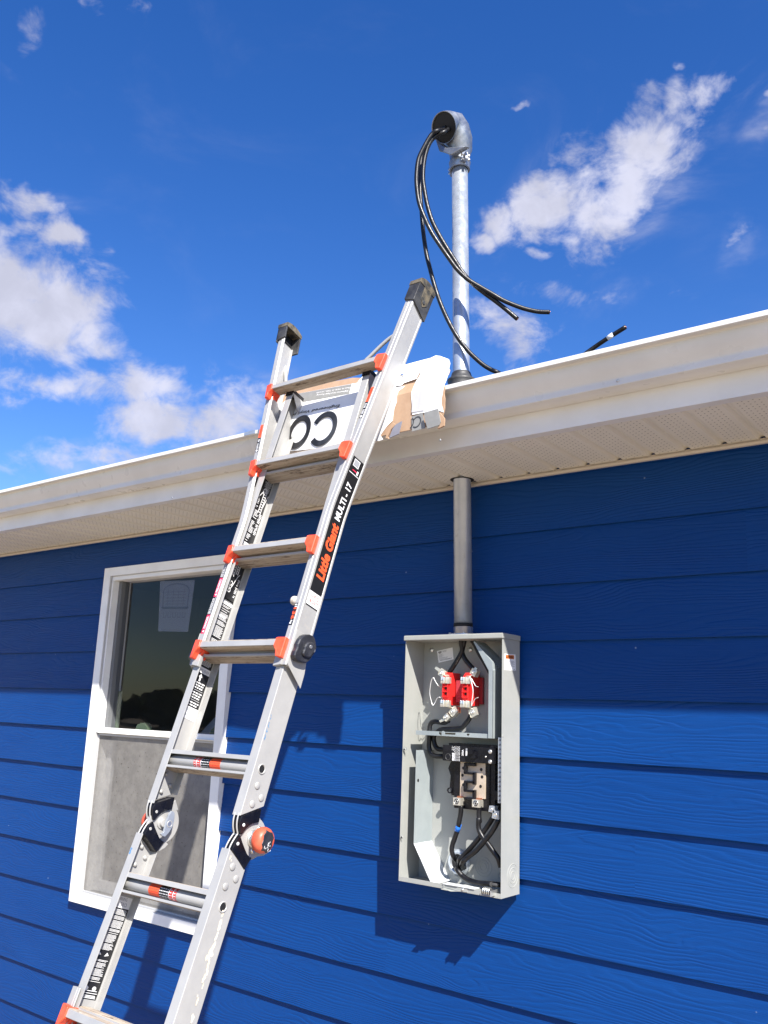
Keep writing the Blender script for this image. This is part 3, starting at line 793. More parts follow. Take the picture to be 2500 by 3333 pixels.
# brown backing, full outline
base = [(-2.10, 2.435), (-1.33, 2.42)] + XZ([(-1.3538,-0.505,2.4147),(-1.348,-0.505,2.4419)])[:1] + rag(XZ([(-1.3557,-0.5,2.4221),(-1.3518,-0.5,2.4583),(-1.3496,-0.5,2.5006)]) + XZ([(-1.3577,-0.475,2.5596),(-1.3462,-0.475,2.5995)]), .003, 4)
br = XZ([(-1.3788,-0.46,2.6104),(-1.4308,-0.46,2.6611),(-1.5323,-0.46,2.6597),(-1.6653,-0.46,2.6656)])
base = [(-2.06, 2.436), (-1.62, 2.424), (-1.372, 2.425)] + rag(XZ([(-1.3523,-0.505,2.4201),(-1.3485,-0.505,2.459),(-1.3462,-0.505,2.4984)]) + XZ([(-1.3544,-0.48,2.5572),(-1.3438,-0.48,2.5958)]), .003, 4) + XZ([(-1.3721,-0.47,2.6084)]) + [(-1.60, 2.628)] + XZ([(-1.7398,-0.46,2.6638),(-1.8796,-0.46,2.6729),(-2.0348,-0.46,2.6834)]) + [(-2.06, 2.650)]
grid_sheet('brown_backing', base, 'card', 0, .004)
# white printed face left of the torn hole and under the ladder
lf = XZ([(-1.6059,-0.505,2.4107),(-1.9905,-0.505,2.4328)]); 
left_white = [(-2.05, 2.440), (-1.995, 2.437)] + rag(XZ([(-1.605,-0.51,2.4093),(-1.5664,-0.51,2.4108),(-1.5778,-0.51,2.426)]) + XZ([(-1.5541,-0.51,2.4515),(-1.5335,-0.51,2.4656),(-1.5298,-0.51,2.5034),(-1.5219,-0.51,2.5226)]) + XZ([(-1.5206,-0.49,2.5587),(-1.5001,-0.49,2.574)]), .003, 8) + XZ([(-1.5611,-0.48,2.5838),(-1.5376,-0.48,2.6232),(-1.5211,-0.48,2.6563)]) + XZ([(-1.6234,-0.47,2.6609),(-1.6609,-0.47,2.6603),(-1.6951,-0.47,2.6582),(-1.7112,-0.47,2.6355)]) + XZ([(-1.7359,-0.47,2.6379),(-1.869,-0.47,2.6476),(-2.0166,-0.47,2.6586)]) + [(-2.05, 2.612)]
left_white = [(-2.05, 2.440), (-1.995, 2.438)] + left_white[2:]
grid_sheet('white_face', left_white, 'cardw', .0045, .001)
# grey band and lilac band of the print
def quadband(name, pts, m, off): return grid_sheet(name, XZ(pts), m, off, .0005)
quadband('grey_band', [(-2.0184,-0.475,2.6581),(-1.7317,-0.475,2.6361),(-1.7296,-0.475,2.5987),(-1.9693,-0.475,2.6144),(-2.0084,-0.475,2.617)], 'cardg', .006)
b = MB()
def cbtext(b, body, o, a, upq, m, bold=0, off=.0072, shear=0):
    """text on the leaning board: o origin, a end of baseline, upq top-left; all 3-D"""
    o, a, upq = Vector(o), Vector(a), Vector(upq)
    vs, fs = text_mesh(body, bold, shear)
    out = []
    for x, y in vs:
        p = o + (a - o) * x + (upq - o) * y; q = CB(p.x, p.z); out.append(q + Vector((0, -off, 0)))
    b.add(out, fs, m)
# upside-down print: baseline runs right to left
q = [(-1.7545,-0.49,2.5657),(-1.9606,-0.49,2.5808),(-1.7552,-0.49,2.5528)]
q = [(-1.7522,-0.49,2.5657),(-1.9626,-0.49,2.5775),(-1.7566,-0.49,2.5519)]
cbtext(b, 'Engineered Vinyl Pl', q[0], q[1], q[2], 'cardk', .012)
b.build('fine_print', cbx); b = MB()
q = [(-1.7369,-0.475,2.6145),(-1.8789,-0.475,2.6307),(-1.7382,-0.475,2.6064)]
cbtext(b, 'Engineered Vinyl Plank Flooring', q[0], q[1], q[2], 'label_white', .004)
b.build('fine_print', cbx); b = MB()
q = [(-1.7326,-0.475,2.6267),(-1.8843,-0.475,2.6409),(-1.7337,-0.475,2.6191)]
cbtext(b, 'Pisos de Vinilo de Tabla | el suelo', q[0], q[1], q[2], 'label_white', .004)
b.build('fine_print', cbx); b = MB()
def cb_arc(b, cx, cz, rx, rz, w, a0, a1, m, off, tilt=0, w2=None):
    n = 40; ins = []; outs = []
    for i in range(n + 1):
        t = R(a0 + (a1 - a0) * i / n)
        for rr, lst in ((1 - w, ins), (1, outs)):
            x_, z_ = rx * rr * math.cos(t), rz * rr * math.sin(t)
            lst.append(CB(cx + x_ + z_ * tilt, cz + z_) + Vector((0, -off, 0)))
    vs = outs + ins
    b.add(vs, [(i, i + 1, n + 2 + i, n + 1 + i) for i in range(n)], m)
cO = [(-1.9241,-0.505,2.4961)][0]; cC = [(-1.812,-0.505,2.4879)][0]
cb_arc(b, cO[0] + .004, cO[2], .051, .0565, .36, 0, 360, 'cardk', .0085, .20)
cb_arc(b, cC[0], cC[2], .0575, .0570, .33, -142, 150, 'cardk', .0085, .20)
b.build('print', cbx)
# right-hand flap with torn hole edge
hole_r = XZ([(-1.4616,-0.505,2.4773)]) + XZ([(-1.4532,-0.5,2.5241),(-1.4462,-0.5,2.5698)])
flap = XZ([(-1.4594,-0.51,2.4696),(-1.4074,-0.51,2.4685),(-1.368,-0.51,2.4668),(-1.3483,-0.51,2.4574)]) + rag(XZ([(-1.3573,-0.5,2.485),(-1.3561,-0.5,2.5019),(-1.3503,-0.5,2.5295),(-1.3435,-0.5,2.5859),(-1.3475,-0.5,2.6188),(-1.3561,-0.5,2.6354)]), .002, 5) + XZ([(-1.3934,-0.47,2.6578),(-1.4121,-0.47,2.6646),(-1.4307,-0.47,2.6605),(-1.5285,-0.47,2.6584),(-1.5497,-0.47,2.6508),(-1.5454,-0.47,2.6313),(-1.504,-0.47,2.6193),(-1.4572,-0.47,2.6272)]) + XZ([(-1.4511,-0.48,2.6014),(-1.4607,-0.48,2.5795),(-1.4678,-0.48,2.5363)])
grid_sheet('white_flap', flap, 'cardw', .005, .0012, wob=.0015)
tab = XZ([(-1.5427,-0.48,2.6166),(-1.495,-0.48,2.6185),(-1.45,-0.48,2.6222),(-1.4575,-0.48,2.5878),(-1.506,-0.48,2.5845),(-1.511,-0.48,2.578),(-1.5593,-0.48,2.5835)])
grid_sheet('torn_tab', tab, 'cardw', .0095, .001, wob=.002)
b = MB()
tc_ = [(-1.5261,-0.48,2.6024)][0]; cb_arc(b, tc_[0], tc_[2], .016, .0145, .16, -100, 130, 'cardg', .0118, .2)
b.build('tab_print', cbx)
grid_sheet('fold_strip', XZ([(-1.4616,-0.505,2.4773),(-1.4161,-0.505,2.4746)]) + XZ([(-1.4148,-0.49,2.5872),(-1.4107,-0.49,2.6189),(-1.4427,-0.49,2.6141),(-1.45,-0.49,2.574),(-1.4604,-0.49,2.5287)]), 'cards', .0072, .001, wob=.001)  # shade of the fold is in this greyer card colour
grid_sheet('grey_corner', XZ([(-1.4609,-0.51,2.464),(-1.4207,-0.51,2.4681),(-1.4092,-0.51,2.4188),(-1.4576,-0.51,2.4171)]), 'cardg', .0072, .0008)
b = MB(); q = [(-1.4416,-0.51,2.4431)][0]; cb_arc(b, q[0], q[2], .0165, .018, .25, -130, 150, 'cardk', .0085, .18)
q = [(-1.4643,-0.51,2.4429)][0]; cb_arc(b, q[0], q[2], .0125, .018, .3, -80, 75, 'cardk', .0085, .18)
b.build('corner_print', cbx)
def crease(pts, w, off):  # thin grey strips paint the shade along the folds
    b = MB()
    pts = [CB(p[0], p[2]) + Vector((0, -off, 0)) for p in pts]
    for a, c in zip(pts, pts[1:]):
        d = (c - a); nn = Vector((-d.z, 0, d.x)).normalized() * w; b.add([a - nn, c - nn, c + nn, a + nn], [(0, 1, 2, 3)], 'cards')
    b.build('crease', cbx)
crease([(-1.4185,-0.48,2.6526),(-1.4144,-0.48,2.6292),(-1.4184,-0.48,2.5914),(-1.4303,-0.48,2.5377),(-1.4355,-0.48,2.4858)], .0012, .0088)
crease([(-1.5174,-0.48,2.6524),(-1.4682,-0.48,2.6504),(-1.4218,-0.48,2.6488)], .0010, .0080); crease([(-1.51,-0.48,2.6446),(-1.4816,-0.48,2.6352),(-1.4267,-0.48,2.6424)], .0008, .0081)
crease([(-1.3725,-0.5,2.6333),(-1.3661,-0.5,2.5763),(-1.3729,-0.5,2.5197),(-1.3816,-0.5,2.4782)], .0006, .0080)
crease([(-1.5716,-0.5,2.5144),(-1.5552,-0.5,2.5473),(-1.5455,-0.5,2.5695)], .0008, .0070); crease([(-1.5951,-0.5,2.4767),(-1.5718,-0.5,2.5175)], .0006, .0071)

f1 = [Vector(v) for v in [(-1.4059,-0.53,2.4622),(-1.3576,-0.53,2.465),(-1.3469,-0.53,2.423),(-1.3515,-0.53,2.4141),(-1.3918,-0.53,2.41),(-1.4043,-0.53,2.4448)]]
b = MB(); b.sheet(f1, (0, 1, 0), .003, 'cardg'); b.build('folded_flap', cbx)
f2 = [Vector(v) for v in [(-1.483,-0.535,2.4485),(-1.4935,-0.535,2.4105),(-1.5277,-0.535,2.4033),(-1.5167,-0.535,2.4304),(-1.5051,-0.535,2.4414)]]
b = MB(); b.sheet(f2, (.2, 1, 0), .003, 'cardl'); b.build('folded_flap', cbx)
b = MB(); b.sheet([Vector(v) for v in [(-1.5237,-0.527,2.4544),(-1.5112,-0.527,2.4448),(-1.5281,-0.527,2.4332),(-1.5394,-0.527,2.4118),(-1.5356,-0.527,2.4048),(-1.548,-0.527,2.4089),(-1.5434,-0.527,2.4242),(-1.5336,-0.527,2.44)]], (0, 1, 0), .006, 'card'); b.build('torn_edge', cbx)
b = MB(); b.sheet([Vector(v) for v in [(-1.3529,-0.527,2.4531),(-1.3364,-0.527,2.4332),(-1.3374,-0.527,2.411),(-1.3485,-0.527,2.4074),(-1.3597,-0.527,2.406),(-1.3489,-0.527,2.4229)]], (0, 1, 0), .006, 'card'); b.build('torn_edge', cbx)

# ================================================================ ladder
th = R(18.2)
LO = Vector((-1.7875, -.912, 1.489)); LU = Vector((0, math.sin(th), math.cos(th))); LN_ = Vector((0, -math.cos(th), math.sin(th)))
def T0(p):                                   # upper, straight half
    return LO + Vector((1, 0, 0)) * p[0] + LU * p[1] + LN_ * p[2]
def TF(p):                                   # flared legs above s=.66
    x, s, n = p
    t = max(0, s - .69); e = t * t / (t + .05) if t > 0 else 0
    return T0((x + math.copysign(.150 * e, x), s, n + .020 * e))
def TL(p):                                   # lower half, bent a little at the hinges
    x, s, n = p; a = .040
    return T0((x, s, n + max(0, -.185 - s) * a))
lad = root('multi_position_ladder', T0((0, -1.56, 0)) + Vector((0, 0, 0)), 'aluminium hinged ladder with orange rung ends leaning on the gutter', 'ladder')

def sweep(b, prof, ss, m, T):
    b.T = T
    rings = [[(x, s, n) for x, n in prof] for s in ss]
    # side faces flat shaded, profile closed
    b.loft(rings, m, True, False); return b
def mirror(pr, sg): return [(x * sg, n) for x, n in pr]
def frange(a, c, n): return [a + (c - a) * i / n for i in range(n + 1)]

def bars(b, x, s0, s1, n0, n1, sg, m, rows, rng, face='side', lift=.0004, fill=(.55, 1.0), th_=.45):
    """small print: fine lines running across the label"""
    for i in range(rows):
        s = s0 + (s1 - s0) * (i + .5) / rows; h = abs(s1 - s0) / rows * th_ / 2
        f = rng.uniform(*fill); a = n0 + (n1 - n0) * (1 - f) / 2 * rng.uniform(.2, 1.8); c = a + (n1 - n0) * f
        if rng.random() < .12: continue
        if face == 'side': b.add([(x + lift * sg, s - h, a), (x + lift * sg, s - h, c), (x + lift * sg, s + h, c), (x + lift * sg, s + h, a)], [(0, 1, 2, 3)], m)
        else: b.add([(a, s - h, x + lift), (c, s - h, x + lift), (c, s + h, x + lift), (a, s + h, x + lift)], [(0, 1, 2, 3)], m)
def plate(b, x, s0, s1, n0, n1, sg, m, lift=.0003, face='side', skew=0):
    if face == 'side': P_ = [(x + lift * sg, s0, n0), (x + lift * sg, s0 + skew, n1), (x + lift * sg, s1 + skew, n1), (x + lift * sg, s1, n0)]
    else: P_ = [(n0, s0, x + lift), (n1, s0 + skew, x + lift), (n1, s1 + skew, x + lift), (n0, s1, x + lift)]
    b.add(P_, [(0, 1, 2, 3)], m)

IN = [(.150, 0), (.1765, 0), (.1775, -.001), (.1775, -.0685), (.1765, -.0695), (.152, -.0695), (.152, -.0675), (.1750, -.0675), (.1750, -.0025), (.150, -.0025)]
OUTR = [(.1575, .0070), (.1700, .0070), (.1706, .0084), (.1732, .0084), (.1740, .0068), (.1770, .0068), (.1778, .0088), (.1880, .0088), (.1905, .0070), (.1905, .0005), (.1888, -.0005),
       (.1888, -.0520), (.1905, -.0530), (.1905, -.0590), (.1890, -.0605), (.1800, -.0605), (.1800, -.0585), (.1865, -.0575), (.1865, .0045), (.1575, .0045)]
OUTL = [(-.1870, .0070), (-.1720, .0070), (-.1712, .0086), (-.1668, .0086), (-.1660, .0068), (-.1640, .0068), (-.1632, .0086), (-.1590, .0086), (-.1575, .0070), (-.1575, .0045), (-.1835, .0045),
       (-.1835, -.0575), (-.1780, -.0585), (-.1780, -.0605), (-.1855, -.0605), (-.1870, -.0590)]
OUT_ = {1: OUTR, -1: OUTL}
for sg in (-1, 1):
    # inner rails of the upper half: run from hinge to the capped top end
    b = MB(T0)
    pr = mirror(IN, sg)
    cut = lambda n: -.146 + (.041 * (-n / .07))
    rings = [[(x, cut(n), n) for x, n in pr]] + [[(x, s, n) for x, n in pr] for s in (-.04, .3, .7, 1.205)]
    b.loft(rings, 'alu2', True, False)
    rl = b.build('inner_rail', lad, .0006)
    if sg < 0:
        # warning labels on the inside of the left web
        xw = -.1750; rg = random.Random(5)
        lb = MB(T0)
        for (s0, s1, nb) in ((.655, .890, 30), (.455, .600, 0), (.245, .445, 30), (.125, .242, 0), (.935, .93, 0)):
            if s1 > s0: plate(lb, xw, s0, s1, -.006, -.062, 1, 'label_black')
        plate(lb, xw, .640, .655, -.006, -.062, 1, 'label_white'); bars(lb, xw, .642, .652, -.010, -.055, 1, 'ink_grey', 2, rg, lift=.0006)
        bars(lb, xw, .660, .770, -.009, -.044, 1, 'label_white', 26, rg, lift=.0006)
        bars(lb, xw, .690, .765, -.047, -.060, 1, 'label_white', 16, rg, lift=.0006)
        bars(lb, xw, .775, .80, -.010, -.032, 1, 'label_white', 5, rg, lift=.0006)
        bars(lb, xw, .845, .885, -.030, -.060, 1, 'label_white', 14, rg, lift=.0006, th_=.3)
        def icon(pts, w=.0011):
            for (a0, c0), (a1, c1) in zip(pts, pts[1:]):
                dv = Vector((a1 - a0, c1 - c0)); L_ = dv.length or 1; nx, ny = -dv.y / L_ * w, dv.x / L_ * w
                lb.add([(xw + .0007, a0 + nx, c0 + ny), (xw + .0007, a1 + nx, c1 + ny), (xw + .0007, a1 - nx, c1 - ny), (xw + .0007, a0 - nx, c0 - ny)], [(0, 1, 2, 3)], 'label_white')
        def ladder_icon(s0, s1, na, nb, n):
            icon([(s0, na), (s1, na)]); icon([(s0, nb), (s1, nb)])
            for i in range(n): t = s0 + (s1 - s0) * (i + .5) / n; icon([(t, na), (t, nb)])
        ladder_icon(.765, .845, -.040, -.051, 9)
        icon([(.845, -.034), (.852, -.040), (.850, -.048), (.838, -.045), (.832, -.036), (.845, -.034)]); icon([(.800, -.030), (.815, -.024), (.835, -.034)]); icon([(.790, -.052), (.835, -.060)])
        ladder_icon(.535, .585, -.022, -.030, 6); ladder_icon(.545, .580, -.036, -.044, 5)
        for k in range(6):
            cx_, cn_ = .490 + .012 * (k % 3), -.022 - .008 * (k // 3)
            icon([(cx_ + .006 * math.cos(t * 1.05), cn_ + .005 * math.sin(t * 1.05)) for t in range(7)])
        icon([(.505, -.030), (.530, -.018), (.545, -.026)]); icon([(.505, -.036), (.540, -.046), (.55, -.052)])
        bars(lb, xw, .475, .515, -.008, -.017, 1, 'label_white', 10, rg, lift=.0006); bars(lb, xw, .475, .535, -.050, -.060, 1, 'label_white', 14, rg, lift=.0006)
        bars(lb, xw, .582, .600, -.008, -.062, 1, 'label_white', 7, rg, lift=.0006, th_=.25)
        plate(lb, xw, .445, .463, -.006, -.062, 1, 'label_white'); bars(lb, xw, .250, .442, -.009, -.060, 1, 'label_white', 58, rg, lift=.0006, fill=(.75, .98), th_=.42)
        plate(lb, xw, .405, .411, -.014, -.050, 1, 'label_white', lift=.0007)
        plate(lb, xw, .228, .245, -.006, -.062, 1, 'label_white', lift=.0005)
        lb.text('ADVERTENCIA', (xw + .0008, .4590, -.058), (0, 0, 1), (0, -1, 0), .044, .0085, 'ink_grey', .01)
        lb.text('ADVERTENCIA', (xw + .0008, .2400, -.058), (0, 0, 1), (0, -1, 0), .044, .0085, 'ink_grey', .01)
        # lowest upper label: arrow, text, WARNING
        plate(lb, xw, .128, .228, -.007, -.063, 1, 'label_black', lift=.0009)
        lb.add([(xw + .0012, s, n) for s, n in ((.204, -.030), (.216, -.030), (.216, -.026), (.225, -.033), (.216, -.040), (.216, -.036), (.204, -.036))], [tuple(range(7))], 'label_white')
        for i in range(10):
            s = .199 - i * .0072; wds = rg.choice([1, 2, 3]); n0 = -.058 + rg.uniform(0, .008)
            if i in (3, 7): plate(lb, xw, s - .0002, s + .0006, -.058, -.012, 1, 'label_white', lift=.0012); continue
            while n0 < -.014:
                w_ = rg.uniform(.006, .013); plate(lb, xw, s - .0018, s + .0018, n0, min(n0 + w_, -.012), 1, 'label_white', lift=.0012); n0 += w_ + .0025
        plate(lb, xw, .094, .128, -.007, -.063, 1, 'label_white', lift=.0009)
        lb.text('ADVERTENCIA', (xw + .0012, .125, -.059), (0, 0, 1), (0, -1, 0), .048, .010, 'ink_grey', .01)
        lb.text('WARNING', (xw + .0012, .109, -.056), (0, 0, 1), (0, -1, 0), .038, .009, 'ink_grey', .01)
        lb.build('warning_label', rl)
    b = MB(T0)
    xo = (.1795, .1482)
    for (x0_, x1_) in (xo,):
        b.prism([(sg * x0_, 1.190, .0015), (sg * x1_, 1.190, .0015), (sg * x1_, 1.214, .0015), (sg * x0_, 1.214, .0015)], (0, 0, 0.002), 'black')
    b.box((sg * .1482, 1.200, .0025), (sg * .1795, 1.213, -.0715), 'black')
    b.prism([(sg * .1482, 1.200, .0025), (sg * .1482, 1.165, -.030), (sg * .1482, 1.128, -.0715), (sg * .1482, 1.200, -.0715)], (sg * .0015, 0, 0), 'black' if sg > 0 else 'alu')
    b.build('end_cap', rl, .0015)
    # outer rails, straight then flared
    b = MB()
    ss = [.236, .45, .64] + frange(.67, .78, 8) + [.9, 1.1, 1.3, 1.458]
    sweep(b, OUT_[sg], ss, 'alu', TF)
    ol = b.build('outer_rail', lad, .0004)
    # rubber foot on top of the flared leg
    b = MB(TF)
    s0, s1 = 1.440, 1.540
    n0, n1 = .0130, -.0660; xa, xb = .153, .1950
    if sg > 0:
        b.loft([[(sg * xa, s0 + .012, n0), (sg * xb, s0 - .002, n0), (sg * xb, s0 - .030, n1), (sg * xa, s0 - .01, n1)],
                [(sg * xa, s1 - .028, n0), (sg * xb, s1 - .028, n0), (sg * xb, s1 - .030, n1), (sg * xa, s1 - .030, n1)]], 'rubber', True, False)
    else:
        b.prism([(sg * xb, s0 + .008, n0), (sg * xa, s0 + .016, n0), (sg * xa, s1 - .028, n0), (sg * xb, s1 - .028, n0)], (0, 0, -.006), 'rubber')
        b.prism([(sg * xb, s0 - .006, n1), (sg * xa, s0 - .006, n1), (sg * xa, s1 - .028, n1), (sg * xb, s1 - .028, n1)], (0, 0, .006), 'rubber')
        b.prism([(sg * xb, s0 + .002, n0), (sg * xb, s0 - .006, n1), (sg * xb, s1 - .028, n1), (sg * xb, s1 - .028, n0)], (-sg * .005, 0, 0), 'rubber')
        b.box((sg * .1895, s0 + .03, .003), (sg * .1880, s1 - .035, -.060), 'dark')
    pts = []
    for i in range(7):
        t = i / 6; pts.append((n0 + .0015 + (n1 - n0 - .003) * t, s1 - .0275 + .020 * math.sin(math.pi * (.12 + .80 * t)) ** .8))
    b.prism([(sg * (xa - .002), s1 - .034, n0 + .0015)] + [(sg * (xa - .002), s, n) for n, s in pts] + [(sg * (xa - .002), s1 - .034, n1 - .0015)], (sg * (xb - xa + .004), 0, 0), 'mossy')
    if sg > 0:
        b.prism([(xb, s1 - .034, -.012), (xb, s0 + .022, -.014), (xb, s0 + .002, -.032), (xb, s0 + .018, -.050), (xb, s1 - .034, -.050)], (.002, 0, 0), 'mossy')
        b.cyl((xb + .001, s0 + .018, -.030), (xb + .0045, s0 + .018, -.030), .0065, 'rubber', seg=12)
    b.build('rubber_foot', ol, .003, 3)
    # steel bracket where the rails telescope
    b = MB(T0)
    b.prism([(sg * .1475, .262, .0115), (sg * .175, .275, .0115), (sg * .175, .236, .0115), (sg * .1475, .232, .0115)], (0, 0, -.0095), 'alu2')
    b.prism([(sg * .1908, .335, .006), (sg * .1908, .240, .006), (sg * .1908, .198, -.066), (sg * .1908, .238, -.066), (sg * .1908, .335, -.050)], (sg * .0022, 0, 0), 'alu2')
    b.box((sg * .1785, .238, -.0005), (sg * .1908, .2355, -.060), 'alu2')
    br_ = b.build('lock_bracket', ol, .002)
    # claw lock: black casting
    b = MB(T0)
    L = []
    for t in range(11):
        a = math.pi * (t / 10); L.append((.0025 + .030 * math.sin(a) ** .7, a))
    xs_ = sg * .1925
    def lobe(sc, nc, rs, rn, hgt, m='black'):
        rings = []
        for h, k in ((0, 1), (.35, 1.0), (.7, .88), (.92, .62), (1, .15)):
            rings.append([(xs_ + sg * hgt * h, sc + rs * k * math.sin(t * math.pi / 10), nc + rn * k * math.cos(t * math.pi / 10)) for t in range(20)])
        b.loft(rings, m)
    outl = [(s_, n_) for _, s_, n_ in [(0.205,0.3292,-0.0144),(0.205,0.3219,-0.0056),(0.205,0.3098,0.0011),(0.205,0.2945,0.0047),(0.205,0.2871,0.0033),(0.205,0.2819,0.0035),(0.205,0.2736,0.0058),(0.205,0.2624,0.0057),(0.205,0.2545,0.0002),(0.205,0.2535,-0.0111),(0.205,0.256,-0.0285),(0.205,0.26,-0.0438),(0.205,0.2711,-0.0545),(0.205,0.2861,-0.0603),(0.205,0.3003,-0.0665),(0.205,0.3121,-0.0671),(0.205,0.3233,-0.0603),(0.205,0.3336,-0.0516),(0.205,0.3373,-0.0439),(0.205,0.3355,-0.029)]]
    b.prism([(xs_, s_, n_) for s_, n_ in outl], (sg * .0175, 0, 0), 'casting')
    cs_ = sum(p[0] for p in outl) / len(outl); cn_ = sum(p[1] for p in outl) / len(outl)
    b.prism([(xs_ + sg * .015, cs_ + (s_ - cs_) * .55, cn_ + (n_ - cn_) * .55 - .008) for s_, n_ in outl], (sg * .0095, 0, 0), 'casting')
    b.build('lock_knob', ol, .0065, 4)
    b = MB(T0)
    b.cyl((xs_ + sg * .0240, .303, -.036), (xs_ + sg * .0262, .303, -.036), .0050, 'zinc', seg=14)
    b.cyl((xs_ + sg * .0170, .301, -.056), (xs_ + sg * .0205, .301, -.056), .0050, 'zinc', seg=14)
    b.build('lock_bolt', ol)

# brand plate down the right outer web
rr_ = [o for o in bpy.data.objects if o.name.startswith('outer_rail')]
orr = rr_[-1]; orl = rr_[0]
lb = MB(TF); X_ = .1888
N0, N1 = -.0015, -.0510
for i in range(12):
    s0 = .456 + (.885 - .456) * i / 12; s1 = .456 + (.885 - .456) * (i + 1) / 12
    plate(lb, X_, s0, s1, N0, N1, 1, 'label_black', .0004)
lb.text('Little Giant', (X_ + .0009, .497, -.0430), (0, 1, 0), (0, 0, 1), .176, .0340, 'label_orange', .045, shear=.12)
lb.text('MULTI - 17', (X_ + .0009, .686, -.0390), (0, 1, 0), (0, 0, 1), .120, .0240, 'label_white', .03)
plate(lb, X_, .835, .837, N0 - .004, N1 + .002, 1, 'label_white', .0009); plate(lb, X_, .845, .848, -.016, -.040, 1, 'label_red', .0009)
plate(lb, X_, .858, .880, -.010, -.036, 1, 'label_white', .0009); plate(lb, X_, .860, .878, -.012, -.034, 1, 'ink_grey', .0011)
plate(lb, X_, .840, .852, -.036, -.043, 1, 'label_white', .0009)
lb.build('brand_label', orr)
lb = MB(TF)
plate(lb, X_, .416, .455, N0, N1, 1, 'label_white', .0004); plate(lb, X_, .412, .416, N0, N1, 1, 'label_black', .0004)
lb.text('Little', (X_ + .0008, .433, -.046), (0, 0, 1), (0, -1, 0), .036, .0125, 'ink_red', .008)
lb.text('Giant', (X_ + .0008, .4485, -.045), (0, 0, 1), (0, -1, 0), .034, .0115, 'ink_red', .008)
plate(lb, X_, .4515, .4525, -.004, -.041, 1, 'ink_grey', .0008)
lb.build('white_label', orr)
lb = MB(TF); NF = .0070
plate(lb, NF, .348, .413, .1580, .1697, 1, 'label_black', .0004, 'front')
lb.text('136', (.1587, .3985, NF + .0009), (0, -1, 0), (1, 0, 0), .034, .0105, 'label_orange', .03)
lb.text('kg', (.1587, .3620, NF + .0009), (0, -1, 0), (1, 0, 0), .0110, .0085, 'label_white', .03)
plate(lb, NF, .4005, .4035, .161, .169, 1, 'label_white', .0009, 'front'); plate(lb, NF, .4065, .4095, .160, .168, 1, 'label_white', .0009, 'front')
lb.build('load_label', orr)
lb = MB(TF); rg = random.Random(9)
for s0, s1, m in ((.333, .392, 'label_red'), (.392, .450, 'label_black'), (.450, .512, 'label_red'), (.512, .570, 'label_black')):
    plate(lb, NF, s0, s1, -.1862, -.1725, 1, m, .0004, 'front')
lb.text('DANGER', (-.1748, .3490, NF + .0009), (0, 1, 0), (-1, 0, 0), .038, .0085, 'label_white', .03)
lb.text('PELIGRO', (-.1748, .4645, NF + .0009), (0, 1, 0), (-1, 0, 0), .042, .0085, 'label_white', .03)
for s in (.340, .457):
    lb.add([(-.1755, s - .004, NF + .0009), (-.1835, s, NF + .0009), (-.1755, s + .004, NF + .0009)], [(0, 1, 2)], 'label_white')
for s0 in (.395, .515):
    for c in range(5):
        s = s0
        while s < s0 + .050:
            w_ = rg.uniform(.004, .011); x_ = -.1855 + c * .0024
            lb.add([(x_, s, NF + .0009), (x_ + .0011, s, NF + .0009), (x_ + .0011, s + w_, NF + .0009), (x_, s + w_, NF + .0009)], [(0, 1, 2, 3)], 'label_white'); s += w_ + .0018
lb.build('danger_label', orl)
lb = MB(TF); rg = random.Random(19)
for sx, s0 in ((-1, .985), (1, 1.03)):
    xa_, xb_ = (.1582, .1695) if sx > 0 else (-.1862, -.1735)
    lb2 = MB(TF)
    plate(lb2, NF, s0 + .040, s0 + .092, xa_, xb_, 1, 'label_orange', .0004, 'front'); plate(lb2, NF, s0 - .018, s0 + .039, xa_, xb_, 1, 'label_black', .0004, 'front')
    bars(lb2, NF, s0 - .005, s0 + .034, xa_ + .001, xb_ - .001, 1, 'label_white', 9, rg, 'front', .0008)
    lb2.text('WARNING' if sx < 0 else 'CAUTION', (xb_ - .0035 if sx > 0 else xb_ - .0035, s0 + .048, NF + .0008), (0, 1, 0), (-1, 0, 0), .036, .006, 'ink_red', .01)
    lb2.cyl((xa_ + .006, s0 - .012, NF + .0005), (xa_ + .006, s0 - .012, NF + .0008), .0042, 'label_white', seg=12)
    lb2.build('rail_label', orr if sx > 0 else orl)
# cream foam plug stuck behind the load label and a plastic bit on the left rail
b = MB(T0); b.lathe((.150, .425, -.006), (-1, .1, .1), [(-.008, .009), (0, .0125), (.012, .013), (.017, .011), (.019, .002)], 'foamplug', 18); b.build('foam_plug', orr)

